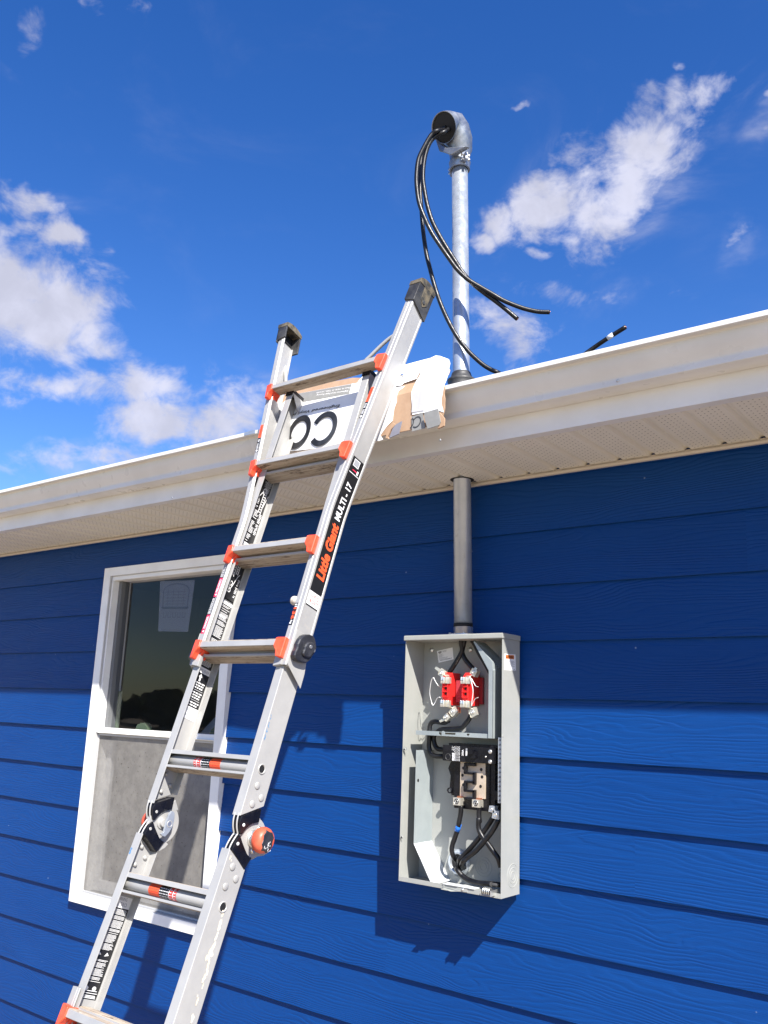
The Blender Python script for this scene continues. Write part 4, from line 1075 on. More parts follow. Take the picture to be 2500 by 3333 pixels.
# rungs ------------------------------------------------------------
def outer_rung(s, T, label=None, lo=.152):
    b = MB(T)
    wl = lo
    n0, n1 = .0270, -.0160
    b.prism([(-wl, s - .0005, n0), (-wl, s + .0155, n0 - .001), (-wl, s + .0175, n0 - .004), (-wl, s + .0165, n1), (-wl, s + .001, n1)], (2 * wl, 0, 0), 'alu')
    k = 0
    # ribbed walking faces, top and bottom
    for i in range(7):
        nn = n1 + .003 + i * (n0 - n1 - .008) / 6.3
        b.box((-wl + .002, s - .0016, nn), (wl - .002, s + .0006, nn + .0042), 'tread'); b.box((-wl + .002, s + .0160, nn), (wl - .002, s + .0186, nn + .0042), 'tread')
    r_ = b.build('rung', lad, .0008)
    for sg in (-1, 1):
        c = MB(T)
        f = [(.147, s + .0005), (.1490, s + .0200), (.1550, s + .0215), (.1790, s + .0235), (.1780, s - .0320), (.1640, s - .0320), (.1590, s - .0160), (.1480, s - .0040)]
        fr_ = [(sg * x, y, .0300 - (.006 if x > .17 else 0)) for x, y in f]; mid = [(sg * x, y, .0095) for x, y in f]
        c.loft([fr_, mid], 'orange', True, False)
        g2 = [(.1465, s - .004), (.1465, s + .0205), (.1565, s + .0205), (.1565, s - .028), (.152, s - .012)]
        c.loft([[(sg * x, y, .0090) for x, y in g2], [(sg * x, y, -.016) for x, y in g2]], 'orange', True, False)
        c.build('rung_end', r_, .0035, 3)
for s in (.2835, .5900): outer_rung(s, TF)
outer_rung(.8990, TF); outer_rung(1.2085, TF)
for nm in ():
    pass
# the two upper outer rungs are wider, their ends already follow the flare through TF
def inner_rung(s, T, label=0):
    b = MB(T)
    x0, x1 = -.1745, .1745
    for ds, up in ((.0215, 1), (-.0215, -1)):
        b.prism([(x0, s + ds - .0022, -.002), (x0, s + ds + .0022, -.002), (x0, s + ds + .0022 + .001 * up, -.057), (x0, s + ds - .0012, -.059)], (x1 - x0, 0, 0), 'alu2')
        for i in range(8):
            nn = -.054 + i * .0062
            b.box((x0 + .001, s + ds + up * .0016, nn), (x1 - .001, s + ds + up * .0034, nn + .0034), 'tread')
    b.box((x0, s - .020, -.036), (x1, s + .020, -.0335), 'alu2')
    b.box((x0, s + .0125, -.0012), (x1, s + .0236, -.0042), 'alu2'); b.box((x0, s - .0236, -.0012), (x1, s - .0175, -.0042), 'alu2')
    b.cyl((x0, s, -.026), (x1, s, -.026), .0145, 'alu2', seg=24)
    for xx in (x0 + .0004, x1 - .0004): b.cyl((xx - .0006, s, -.026), (xx + .0006, s, -.026), .0175, 'alu2', seg=24)
    r_ = b.build('rung', lad, .0006)
    if label:
        c = MB(T)
        # wrap-round sticker: seven bands of colour
        xa = -.062 if label == 1 else -.068
        bands = [('ink_red', .010), ('label_white', .0025), ('ink_red', .014), ('label_white', .002), ('label_black', .034), ('label_orange', .040)] if label == 1 else \
                [('label_orange', .040), ('label_black', .036), ('label_white', .002), ('ink_red', .014), ('label_white', .0025), ('ink_red', .010)]
        x = xa; rg = random.Random(label)
        for m, w_ in bands:
            c.cyl((x, s, -.026), (x + w_, s, -.026), .01475, m, seg=24, caps=False)
            for k in range(5):
                a0 = R(28 - k * 24); r_p = .01505
                ys = [(s + r_p * math.sin(a0), -.026 + r_p * math.cos(a0)), (s + r_p * math.sin(a0 - .11), -.026 + r_p * math.cos(a0 - .11))]
                xx = x + .002
                while xx < x + w_ - .003 and w_ > .009:
                    wd = min(rg.uniform(.003, .009), x + w_ - .002 - xx)
                    c.add([(xx, ys[0][0], ys[0][1]), (xx + wd, ys[0][0], ys[0][1]), (xx + wd, ys[1][0], ys[1][1]), (xx, ys[1][0], ys[1][1])], [(0, 1, 2, 3)], 'ink_red' if m == 'label_orange' else 'label_white'); xx += wd + .002
            x += w_
        c.build('wrap_label', r_)
for s in (.2895, .5975, .9050): inner_rung(s, T0)
inner_rung(-.0250, T0, 1); inner_rung(-.3430, TL, 2)
inner_rung(-.6500, TL); inner_rung(-.955, TL); inner_rung(-1.26, TL)
# lower half rails
for sg in (-1, 1):
    b = MB(TL)
    pr = mirror(IN, sg)
    cut = lambda n: -.223 - (.034 * (-n / .07))
    b.loft([[(x, cut(n), n) for x, n in pr]] + [[(x, s, n) for x, n in pr] for s in (-.3, -.6, -1.50)], 'alu2', True, False)
    if sg > 0:
        # dried paint drips
        c = b; rg = random.Random(12)
        X_ = .1779
        path = [(-.3555, -.041), (-.372, -.044), (-.385, -.043), (-.398, -.046), (-.412, -.044), (-.425, -.047), (-.437, -.040), (-.446, -.046), (-.452, -.033), (-.458, -.045), (-.470, -.047), (-.484, -.050), (-.495, -.046), (-.51, -.049), (-.53, -.045), (-.55, -.052), (-.565, -.047), (-.58, -.050)]
        for i, ((s0, n0), (s1, n1)) in enumerate(zip(path, path[1:])):
            if i > 11 and i % 2: continue
            for k in range(4):
                t = rg.uniform(0, 1); cs = s0 + (s1 - s0) * t; cn = n0 + (n1 - n0) * t + rg.uniform(-.002, .002)
                w_ = rg.uniform(.0016, .0044) * (2.0 if 5 < i < 9 else 1.1); hh = rg.uniform(.004, .011)
                poly = [(X_ + (i * 4 + k) * .000012, cs + hh * math.cos(a) * rg.uniform(.5, 1), cn + w_ * math.sin(a) * rg.uniform(.5, 1)) for a in [j * math.pi / 4 for j in range(8)]]
                c.add(poly, [tuple(range(8))], 'cream_paint')
        for (s_, n_, w_, hh) in ((-.240, -.010, .004, .008), (-.246, -.016, .002, .005)):
            c.add([(X_, s_ + hh * math.cos(a) * rg.uniform(.4, 1), n_ + w_ * math.sin(a) * rg.uniform(.4, 1)) for a in [j * math.pi / 4 for j in range(8)]], [tuple(range(8))], 'cream_paint')
    rl = b.build('inner_rail', lad, .0006)
    if sg < 0:
        lb = MB(TL); xw = -.1750; rg = random.Random(31)
        plate(lb, xw, -.402, -.375, -.006, -.063, 1, 'label_white')
        lb.text('WARNING', (xw + .0006, -.385, -.012), (0, 0, -1), (0, 1, 0), .036, .008, 'ink_grey', .01)
        lb.text('PELIGRO', (xw + .0006, -.398, -.012), (0, 0, -1), (0, 1, 0), .040, .009, 'ink_grey', .01)
        plate(lb, xw, -.610, -.402, -.006, -.063, 1, 'label_black')
        bars(lb, xw, -.462, -.405, -.009, -.060, 1, 'label_white', 26, rg, lift=.0006, fill=(.93, 1), th_=.42)
        bars(lb, xw, -.500, -.464, -.011, -.058, 1, 'label_white', 17, rg, lift=.0006, fill=(.7, .95), th_=.42)
        bars(lb, xw, -.572, -.522, -.011, -.058, 1, 'label_white', 22, rg, lift=.0006, fill=(.7, .95), th_=.42)
        bars(lb, xw, -.608, -.590, -.009, -.060, 1, 'label_white', 7, rg, lift=.0006, fill=(.85, 1), th_=.5)
        for nn in (-.022, -.046):
            lb.add([(xw + .0007, -.514, nn + .006), (xw + .0007, -.511, nn - .007), (xw + .0007, -.505, nn)], [(0, 1, 2)], 'label_white')
            lb.add([(xw + .0007, -.586 + .005 * math.cos(t * .7), nn + .006 * math.sin(t * .7)) for t in range(9)], [tuple(range(9))], 'label_white')
        lb.build('warning_label', rl)
    # lower outer rail
    b = MB(); sweep(b, OUT_[sg], [-1.585, -1.0, -.588 if sg < 0 else -.598], 'alu', TL)
    b.build('outer_rail', lad, .0004)
    b = MB(TL); b.box((sg * .157, -1.59, .018), (sg * .2035, -1.535, -.064), 'rubber'); b.build('rubber_foot', lad, .004)
    # rivets and hole bushings
    xr = sg * .1775
    riv = [(0.1775,-0.0667,-0.0277),(0.1775,-0.0897,-0.0523),(0.1775,-0.1109,-0.0287)]
    if sg < 0: riv = [(-0.171,-0.0624,-0.0287),(-0.171,-0.0862,-0.0545),(-0.171,-0.1091,-0.0305)]
    for _, s, n in riv:
        b = MB(T0)
        b.lathe((xr, s, n), (sg, 0, 0), [(0, .0090), (.0014, .0088), (.0026, .0072), (.0029, .001)], 'alu2', 18)
        b.build('rivet', rl); b = MB(T0 if s > -.185 else TL)
        b.lathe((sg * .175, s, n), (-sg, 0, 0), [(-.003, .005), (0, .0062), (.003, .0060), (.0058, .0036), (.0062, .0005)], 'alu2', 16)
        b.build('rivet', rl)
    b = MB(T0); b.ring((xr, -.026, -.0265), (sg, 0, 0), .0130, .0036, 'alu2', 24, .0022)
    b.cyl((sg * .1776, -.026, -.0265), (sg * .1779, -.026, -.0265), .0090, 'dark', seg=24)
    b.build('rung_socket', rl)
    for _, s, n in ([(0.1775,-0.2581,-0.0246),(0.1775,-0.2809,-0.0471),(0.1775,-0.3033,-0.0219)] if sg > 0 else [(-0.171,-0.2526,-0.0289),(-0.171,-0.2749,-0.0519),(-0.171,-0.297,-0.0283)]):
        b = MB(TL)
        b.lathe((xr, s, n - .002), (sg, 0, 0), [(0, .0090), (.0014, .0088), (.0026, .0072), (.0029, .001)], 'alu2', 18)
        b.build('rivet', rl); b = MB(T0 if s > -.185 else TL)
        b.lathe((sg * .175, s, n - .002), (-sg, 0, 0), [(-.003, .005), (0, .0062), (.003, .0060), (.0058, .0036), (.0062, .0005)], 'alu2', 16)
        b.build('rivet', rl)
    b = MB(TL); b.ring((xr, -.346, -.036), (sg, 0, 0), .0130, .0036, 'alu2', 24, .0022)
    b.cyl((sg * .1776, -.346, -.036), (sg * .1779, -.346, -.036), .0090, 'dark', seg=24)
    b.build('rung_socket', rl)
outer_rung(-.6480, TL); outer_rung(-.955, TL); outer_rung(-1.26, TL)
# blue paint mark on the right upper rail
c = MB(T0); rg = random.Random(2)
for i in range(26):
    t = rg.uniform(0, 1); s = .118 - .075 * t ** .8; n = -.0040 - rg.uniform(0, .006) * (1 - abs(t - .6)); w_ = rg.uniform(.0004, .0016); hh = rg.uniform(.002, .006)
    c.add([(.1779 + i * .00001, s + hh * math.cos(a) * rg.uniform(.4, 1), n + w_ * math.sin(a) * rg.uniform(.4, 1)) for a in [j * math.pi / 3 for j in range(6)]], [tuple(range(6))], 'blue_paint')
c.build('paint_mark', lad)
c = MB(TL); rg = random.Random(6)
for i in range(9):
    s = -.262 - .016 * rg.uniform(0, 1); x = -.1715 + rg.uniform(-.003, .002)
    c.add([(x + .0022 * math.cos(a) * rg.uniform(.4, 1), s + .004 * math.sin(a) * rg.uniform(.4, 1), .0004 + i * .00001) for a in [j * math.pi / 3 for j in range(6)]], [tuple(range(6))], 'blue_paint')
c.build('paint_mark', lad)

# hinges -----------------------------------------------------------
up_poly = [(s, n) for _, s, n in [(0.1775,-0.1457,-0.005),(0.1775,-0.1132,-0.0627),(0.1775,-0.1387,-0.0664),(0.1775,-0.1446,-0.0671),(0.1775,-0.1475,-0.0592),(0.1775,-0.1532,-0.047),(0.1775,-0.1609,-0.0377),(0.1775,-0.1677,-0.0317),(0.1775,-0.1758,-0.0272),(0.1775,-0.1845,-0.023),(0.1775,-0.1841,-0.0172),(0.1775,-0.1744,-0.0097),(0.1775,-0.1594,-0.004)]]
lo_poly = [(s, n) for _, s, n in [(0.1775,-0.1877,-0.0191),(0.1775,-0.1995,-0.0305),(0.1775,-0.2104,-0.0434),(0.1775,-0.2211,-0.057),(0.1775,-0.2255,-0.068),(0.1775,-0.226,-0.0763),(0.1775,-0.2567,-0.0621),(0.1775,-0.2248,-0.0058),(0.1775,-0.2069,-0.0092),(0.1775,-0.1957,-0.0124)]]
hook = [(s, n) for _, s, n in [(0.1775,-0.1285,-0.0666),(0.1775,-0.139,-0.0796),(0.1775,-0.1494,-0.0954),(0.1775,-0.1606,-0.1135),(0.1775,-0.1799,-0.1332),(0.1775,-0.1981,-0.1373),(0.1775,-0.211,-0.1222),(0.1775,-0.2173,-0.1045),(0.1775,-0.2249,-0.084),(0.1775,-0.2258,-0.0771),(0.1775,-0.2242,-0.0638),(0.1775,-0.2176,-0.0519),(0.1775,-0.2059,-0.0378),(0.1775,-0.1936,-0.0262),(0.1775,-0.1847,-0.0222),(0.1775,-0.1692,-0.0305),(0.1775,-0.1551,-0.0442),(0.1775,-0.1446,-0.0671)]]
for sg in (-1, 1):
    h = bpy.data.objects.new('hinge', None); COL.objects.link(h); h.parent = lad; h.matrix_parent_inverse = inv(lad)
    b = MB(T0)
    b.prism([(sg * .1505, s, n) for s, n in up_poly], (sg * .0285, 0, 0), 'black')
    b.build('upper_cover', h, .0012)
    b = MB(T0)
    b.prism([(sg * .1505, s, n) for s, n in lo_poly], (sg * .0285, 0, 0), 'black'); b.build('lower_cover', h, .0012)
    b = MB(T0)
    if sg > 0:
        for x_ in (.1560, .1690): b.prism([(sg * x_, s, n + .0012) for s, n in hook], (sg * .0040, 0, 0), 'alu2')
    else:
        b.prism([(sg * .1560, s, n) for s, n in ((-.118, -.0725), (-.128, -.082), (-.139, -.092), (-.150, -.070), (-.142, -.060))], (sg * .0040, 0, 0), 'alu2')
        b.prism([(sg * .1560, s, n) for s, n in ((-.252, -.072), (-.240, -.088), (-.228, -.096), (-.215, -.060), (-.226, -.052))], (sg * .0040, 0, 0), 'alu2')
    cs, cn = -.1835, (-.0690 if sg > 0 else -.0600)
    cir = [(cs + .050 * math.cos(t * math.pi / 18), cn + .050 * math.sin(t * math.pi / 18)) for t in range(36)]
    b.prism([(sg * .1562, s, n) for s, n in cir], (sg * .0105, 0, 0), 'alu2')
    # silver edge bands seen between the covers
    for x_ in (.1585, .1715):
        b.tube([(sg * x_, -.140, .0003), (sg * x_, -.156, -.0005), (sg * x_, -.172, -.006), (sg * x_, -.185, -.015)], .0021, 'alu2', 8, 5)
        b.tube([(sg * x_, -.185, -.015), (sg * x_, -.198, -.009), (sg * x_, -.212, -.004), (sg * x_, -.226, -.0015)], .0021, 'alu2', 8, 5)
    b.build('hinge_plate', h, .0006)
    for _, s, n in [(0.179,-0.1631,-0.0191),(0.179,-0.207,-0.0177)]:
        b = MB(T0)
        b.lathe((sg * .1788, s, n), (sg, 0, 0), [(0, .0042), (.0012, .0040), (.0020, .0024), (.0022, .0003)], 'label_white' if sg > 0 else 'alu2', 12)
        b.build('hinge_rivet', h); b = MB(T0)
        b.lathe((sg * .1507, s, n), (-sg, 0, 0), [(0, .0042), (.0016, .0040), (.0020, .0018), (.0005, .0008)], 'alu2', 12)
        b.build('hinge_rivet', h)
    for _, s, n in [(0.175,-0.1576,-0.0783),(0.175,-0.21,-0.0764)]:
        b = MB(T0)
        b.lathe((sg * .1730, s, n), (sg, 0, 0), [(0, .0070), (.002, .0068), (.0045, .0040), (.005, .0005)], 'zinc', 14)
        b.build('hinge_rivet', h)
    b = MB(T0)
    b.cyl((sg * .1725, cs, cn), (sg * .192, cs, cn), .0175, 'zinc', seg=24)
    b.lathe((sg * .1725, cs, cn), (sg, 0, 0), [(0, .021), (.004, .021), (.0045, .0175), (.009, .0175), (.0095, .0195), (.013, .0195)], 'zinc', 24)
    b.build('knob_stem', h)
    kb = MB(T0)
    kb.lathe((sg * .188, cs, cn), (sg, 0, 0), [(0, .018), (.003, .0255), (.009, .0295), (.018, .0308), (.026, .0290), (.032, .0250), (.0345, .0215), (.035, .001)], 'coral', 32)
    k_ = kb.build('hinge_knob', h)
    kb = MB(T0)
    oct_ = [(-.022, -.008), (-.021, .008), (-.011, .017), (-.002, .0155), (.010, .018), (.020, .010), (.020, -.008), (.011, -.017), (.002, -.0155), (-.010, -.018)]
    rings = []
    for hx, kk in ((.0220, 1.25), (.0318, 1.16), (.0358, 1.0), (.0362, .5)):
        rings.append([(sg * (.188 + hx), cs + y * kk, cn + z * kk) for y, z in oct_])
    kb.loft(rings, 'casting', True, False)
    if sg > 0:
        rg = random.Random(5)
        for i in range(14):
            y = rg.gauss(-.012, .005); z = rg.gauss(-.002, .004)
            kb.add([(.188 + .0366 + i * .00002, cs + y + .0035 * math.cos(a) * rg.uniform(.3, 1), cn + z + .0009 * math.sin(a)) for a in [j * math.pi / 3 for j in range(6)]], [tuple(range(6))], 'label_white')
    kb.build('knob_inlay', k_, .001)
    # inner lever
    lv = [(s, n) for _, s, n in [(-0.14,-0.1498,-0.0568),(-0.14,-0.1498,-0.0648),(-0.14,-0.1566,-0.0701),(-0.14,-0.1656,-0.0733),(-0.14,-0.1838,-0.0759),(-0.14,-0.2014,-0.0703),(-0.14,-0.2148,-0.0617),(-0.14,-0.2148,-0.0516),(-0.14,-0.2122,-0.0459),(-0.14,-0.2054,-0.054),(-0.14,-0.1897,-0.0524),(-0.14,-0.1739,-0.0508),(-0.14,-0.1614,-0.0518)]]
    b = MB(T0)
    b.prism([(sg * .1435, s, n) for s, n in lv], (-sg * .0065, 0, 0), 'galv')
    sc_, nc_ = [(s, n) for _, s, n in [(-0.138,-0.182,-0.063)]][0]
    b.cyl((sg * .150, sc_, nc_), (sg * .1365, sc_, nc_), .0078, 'zinc', seg=20)
    b.ring((sg * .1368, sc_, nc_), (-sg, 0, 0), .0088, .0022, 'alu2', 20, .001)
    b.lathe((sg * .1560, cs, cn + .008), (-sg, 0, 0), [(0, .016), (.003, .015), (.003, .011), (.007, .010), (.010, .0095)], 'alu2', 20)
    b.build('hinge_lever', h, .0018)
# curved brace tubes from behind the top rung to the flared legs
b = MB(T0); b.tube([(0.1048,1.2943,-0.035),(0.1211,1.3087,-0.035),(0.1395,1.3276,-0.035),(0.161,1.3474,-0.035),(0.1861,1.3659,-0.035),(0.2105,1.3742,-0.035)], .0062, 'alu2', 12, 5); b.build('brace', lad)
b = MB(T0); b.tube([(-0.322,1.4146,-0.035),(-0.3058,1.4038,-0.035),(-0.2875,1.38,-0.035),(-0.2698,1.3443,-0.035),(-0.2528,1.3032,-0.035),(-0.2438,1.2767,-0.035)], .0062, 'alu2', 12, 5); b.build('brace', lad)

# ================================================================ meter box
mb = root('meter_box', (-1.567, -.06, 1.087), 'open grey meter socket box with red jaws and black breaker on blue siding', 'meter box')
X0, X1, Y0, Z0, Z1 = -1.7535, -1.3805, -.1125, 1.0870, 1.8440
tk = .0018
b = MB()
b.box((X0, -.0055, Z0), (X1, -.0035, Z1), 'boxgrey')
b.build('back_panel', mb)
b = MB()
b.prism([(X0, Y0, Z0), (X0, Y0, Z1), (X0, -.0056, Z1), (X0, -.0056, Z0)], (tk, 0, 0), 'boxgrey')
b.prism([(X1, Y0, Z0), (X1, Y0, Z1), (X1, -.0056, Z1), (X1, -.0056, Z0)], (-tk, 0, 0), 'boxgrey')
b.box((X0 + tk, Y0, Z0), (X1 - tk, -.0056, Z0 + tk), 'boxgrey')
b.box((X0 + tk, Y0, Z0 + tk), (X1 - tk, Y0 + tk, Z0 + .0135), 'boxgrey')
# in-turned lip on the upper left side with its notch, screw dimples
for s, z in ((1, 1.490), (1, 1.218)):
    b.lathe((X0 + .0082, Y0 - .0003, z), (0, -1, 0), [(0, .0052), (.0012, .0048), (.0014, .0030)], 'boxgrey', 16)
    b.cyl((X0 + .0082, Y0 - .0013, z), (X0 + .0082, Y0 - .0018, z), .0030, 'dark', seg=14)
b.lathe((X1 - .0001, Y0 + .006, 1.548), (1, 0, 0), [(0, .0042), (.0009, .0042), (.0010, .0030)], 'boxgrey', 16)
b.box((X0 + tk, Y0, 1.488), (X0 + .020, Y0 + .0016, 1.497), 'boxgrey')
enc = b.build('enclosure', mb, .0009)
b = MB()
for r in (.0345, .0235, .0135): b.ring((X1, -.044, 1.1432), (1, 0, 0), r, .0034, 'boxgrey', 40, .0008)
b.build('knockout', enc)
for cx, cz, rs in ((-1.507, 1.1480, (.030, .021, .012)), (-1.443, 1.1720, (.012,)), (-1.443, 1.1290, (.013,))):
    b = MB()
    for r in rs: b.ring((cx, -.0055, cz), (0, -1, 0), r, .0026, 'boxgrey', 36, .0012)
    b.build('knockout', enc)
b = MB()   # cap with rolled front
b.prism([(X0 - .003, -.1185, 1.8430), (X0 - .003, -.1195, 1.8455), (X0 - .003, -.1195, 1.8570), (X0 - .003, -.1165, 1.8600), (X0 - .003, -.004, 1.8600), (X0 - .003, -.004, 1.8575), (X0 - .003, -.1150, 1.8570), (X0 - .003, -.1165, 1.8550), (X0 - .003, -.1165, 1.8430)], (X1 - X0 + .006, 0, 0), 'boxgrey')
b.box((X1 + .0008, -.1160, 1.8440), (X1 + .0030, -.004, 1.8578), 'boxgrey'); b.box((X0 - .0030, -.1160, 1.8440), (X0 - .0008, -.004, 1.8578), 'boxgrey')
b.box((X0, -.1145, 1.8440), (X1, -.006, 1.8452), 'boxgrey')
b.build('cap', mb, .0012)
for cx in (-1.655, -1.505):
    pass
for cx, cz in ((-1.721, 1.820), (-1.5640, 1.8190), (-1.700, 1.512), (-1.440, 1.512)):
    b = MB(); b.lathe((cx, -.0056, cz), (0, -1, 0), [(0, .0085), (.0018, .0080), (.0030, .0060), (.0050, .0040), (.0055, .0005)], 'zinc', 18); b.build('mounting_screw', mb)
# white data sticker at the back
b = MB(); q = [(-1.6982,-0.0062,1.8167),(-1.6351,-0.0062,1.8276),(-1.6298,-0.0062,1.788),(-1.6903,-0.0062,1.7766)]
b.sheet(q, (0, 1, 0), .0004, 'paper')
def onq(u, v):
    a = Vector(q[0]).lerp(Vector(q[1]), u); c = Vector(q[3]).lerp(Vector(q[2]), u); r = a.lerp(c, v); r.y = -.0066; return r
def rect(u0, v0, u1, v1, m): b.add([onq(u0, v0), onq(u1, v0), onq(u1, v1), onq(u0, v1)], [(0, 1, 2, 3)], m)
rect(.09, .10, .14, .24, 'label_black'); rect(.17, .08, .21, .26, 'label_black'); rect(.24, .10, .28, .20, 'label_black'); rect(.13, .22, .26, .26, 'label_black')
rg = random.Random(4)
for i in range(9):
    v = .34 + i * .055; rect(.07, v, .07 + rg.uniform(.2, .62), v + .018, 'ink_grey')
for i in range(12): rect(.12 + .066 * i, .83, .12 + .066 * i + rg.uniform(.03, .055), .88, 'label_black')
rect(.34, .10, .62, .12, 'ink_grey'); rect(.34, .15, .58, .17, 'ink_grey'); rect(.34, .20, .60, .22, 'ink_grey')
b.build('data_sticker', mb)
# warning sticker on the right side
b = MB(); q = [(-1.3802,-0.1018,1.7963),(-1.3802,-0.0312,1.7993),(-1.3802,-0.028,1.7491),(-1.3802,-0.1013,1.7467)]
q = [Vector(v) for v in q]
b.sheet(q, (-1, 0, 0), .0003, 'paper')
def ons(u, v):
    a = q[0].lerp(q[1], u); c = q[3].lerp(q[2], u); r = a.lerp(c, v); r.x = -1.3799; return r
def rects(u0, v0, u1, v1, m): b.add([ons(u0, v0), ons(u1, v0), ons(u1, v1), ons(u0, v1)], [(0, 1, 2, 3)], m)
rects(.12, .06, .86, .30, 'orange_ink')
p0, p1, p2 = ons(.32, .26), ons(.80, .26), ons(.32, .12); b.add([tuple(p0 + (p1 - p0) * x + (p2 - p0) * y + Vector((.0003, 0, 0))) for x, y in text_mesh('WARNING', .012)[0]], text_mesh('WARNING', .012)[1], 'label_black')
b.add([ons(.17, .25) + Vector((.0003, 0, 0)), ons(.27, .25) + Vector((.0003, 0, 0)), ons(.22, .12) + Vector((.0003, 0, 0))], [(0, 1, 2)], 'label_black')
for i, w_ in enumerate((.86, .9, .8, .9, .7, .88, .5)): rects(.08, .42 + i * .062, w_, .442 + i * .062, 'ink_grey')
rects(.08, .92, .22, .94, 'ink_grey'); rects(.8, .92, .92, .95, 'ink_grey')
b.build('warning_sticker', mb)
b = MB(); b.text('3 B', (X1 + .0004, -.078, 1.811), (0, 1, 0), (0, 0, 1), .026, .006, 'ink_grey'); b.build('stamp', mb)

# zinc divider sheets
b = MB()
xs = -1.7035
b.prism([(xs, -.106, 1.490), (xs, -.106, 1.203), (xs, -.006, 1.203), (xs, -.006, 1.490)], (.0014, 0, 0), 'steelsheet')
b.prism([(xs, -.106, 1.203), (xs + .073, -.106, 1.0905), (xs + .073, -.006, 1.0905), (xs, -.006, 1.203)], (.0016, 0, .0006), 'zbright')  # slanted part gets a paler colour to imitate the sun on it
b.cyl((xs + .0014, -.092, 1.3950), (xs + .0017, -.092, 1.3950), .0052, 'dark', seg=16)
b.build('left_divider', mb, .0003)
b = MB()
xr = -1.4370
b.prism([(xr, -.100, 1.745), (xr, -.100, 1.539), (xr, -.0985, 1.539), (xr, -.0985, 1.745)], (.0160, 0, 0), 'steelsheet')
b.prism([(xr + .016, -.100, 1.745), (xr + .016, -.100, 1.539), (xr + .016, -.006, 1.539), (xr + .016, -.006, 1.745)], (-.0014, 0, 0), 'steelsheet')
b.prism([(xr, -.100, 1.745), (xr + .016, -.100, 1.745), (xr + .012, -.100, 1.772), (-1.492, -.096, 1.838), (-1.497, -.096, 1.836)], (0, .0014, 0), 'steelsheet')
b.prism([(xr + .016, -.100, 1.745), (xr + .012, -.100, 1.772), (-1.492, -.096, 1.838), (-1.492, -.030, 1.838), (xr + .012, -.006, 1.772), (xr + .016, -.006, 1.745)], (-.001, 0, -.001), 'steelsheet')
b.build('right_divider', mb, .0003)
b = MB()
zs = 1.5385
b.box((-1.7140, -.094, 1.5495), (-1.4375, -.006, 1.5508), 'steelsheet')
prof = [(-1.7140, zs), (-1.7140, 1.5520), (-1.6250, 1.5520), (-1.6225, 1.5440), (-1.6160, 1.5400), (-1.6130, 1.5400), (-1.6120, 1.5530), (-1.6070, 1.5545), (-1.6010, 1.5520), (-1.5995, 1.5440), (-1.5600, 1.5440), (-1.5590, 1.5520), (-1.5190, 1.5520), (-1.5175, 1.5450), (-1.5130, 1.5420), (-1.5085, 1.5450), (-1.5070, 1.5520), (-1.4380, 1.5520), (-1.4380, zs)]
b.prism([(x, -.0955, z) for x, z in prof], (0, .0014, 0), 'steelsheet')
b.build('shelf', mb, .0003)
b = MB(); b.box((-1.4480, -.040, 1.556), (-1.4420, -.010, 1.583), 'tin'); b.build('ground_tab', mb, .001)
# right-hand neutral bar
b = MB()
b.box((-1.3995, -.103, 1.352), (-1.3870, -.090, 1.5430), 'galv')
for i in range(14):
    z = 1.360 + i * .0135; b.cyl((-1.3932, -.103, z), (-1.3932, -.1045, z), .0032, 'track', seg=10)
b.build('neutral_bar', mb, .0008)

# meter socket: two red towers on a dark red base behind a clear shield
b = MB(); b.box((-1.572, -.018, 1.642), (-1.5085, -.006, 1.728), 'dred'); b.build('socket_base', mb, .001)
for cx in (-1.6095, -1.5335):
    b = MB()
    w = .0135
    # tower side profile, chamfered top and bottom
    b.prism([(cx - w, -.078, 1.652), (cx - w, -.078, 1.724), (cx - w, -.062, 1.740), (cx - w, -.014, 1.740), (cx - w, -.014, 1.636), (cx - w, -.060, 1.636)], (2 * w - .002, 0, 0), 'red')
    for k in range(3):
        zc = 1.7035 - k * .0165
        b.box((cx - w + .001, -.0835, zc - .0085), (cx - w + .005, -.078, zc + .0085), 'red'); b.box((cx + w - .007, -.0835, zc - .0085), (cx + w - .003, -.078, zc + .0085), 'red')
        b.box((cx - w + .001, -.0850, zc - .0098), (cx + w - .003, -.078, zc - .0075), 'red')
        b.cyl((cx - .001, -.0781, zc + .002), (cx - .001, -.0786, zc + .002), .0044, 'dark', seg=14)
    s_ = b.build('socket_tower', mb, .0008)
b = MB(); b.box((-1.592, -.046, 1.646), (-1.548, -.0445, 1.7180), 'pink'); b.build('clear_shield', mb)
b = MB()
for k in range(3): b.cyl((-1.5530, -.0465, 1.698 - .0135 * k), (-1.5530, -.0470, 1.698 - .0135 * k), .0022, 'dark', seg=10)
b.build('shield_holes', mb)
for cx in (-1.6085, -1.5320):
    for cz in (1.7145, 1.6405):
        b = MB()
        for dx in (-.0110, -.0035):
            b.cyl((cx + dx, -.0905, cz - .0105), (cx + dx, -.0905, cz + .0105), .0040, 'zinc', seg=16)
        for dx in (.0045, .0085, .0125):
            b.cyl((cx + dx, -.086 + .003 * dx / .01, cz - .0105), (cx + dx, -.086, cz + .0105), .0026, 'tin', seg=12)
        b.box((cx - .0150, -.0865, cz - .0100), (cx + .0160, -.0745, cz + .0100), 'tin')
        b.box((cx - .0148, -.0947, cz - .0006), (cx - .0020, -.0940, cz + .0006), 'dark')
        b.build('jaw', mb, .0008)
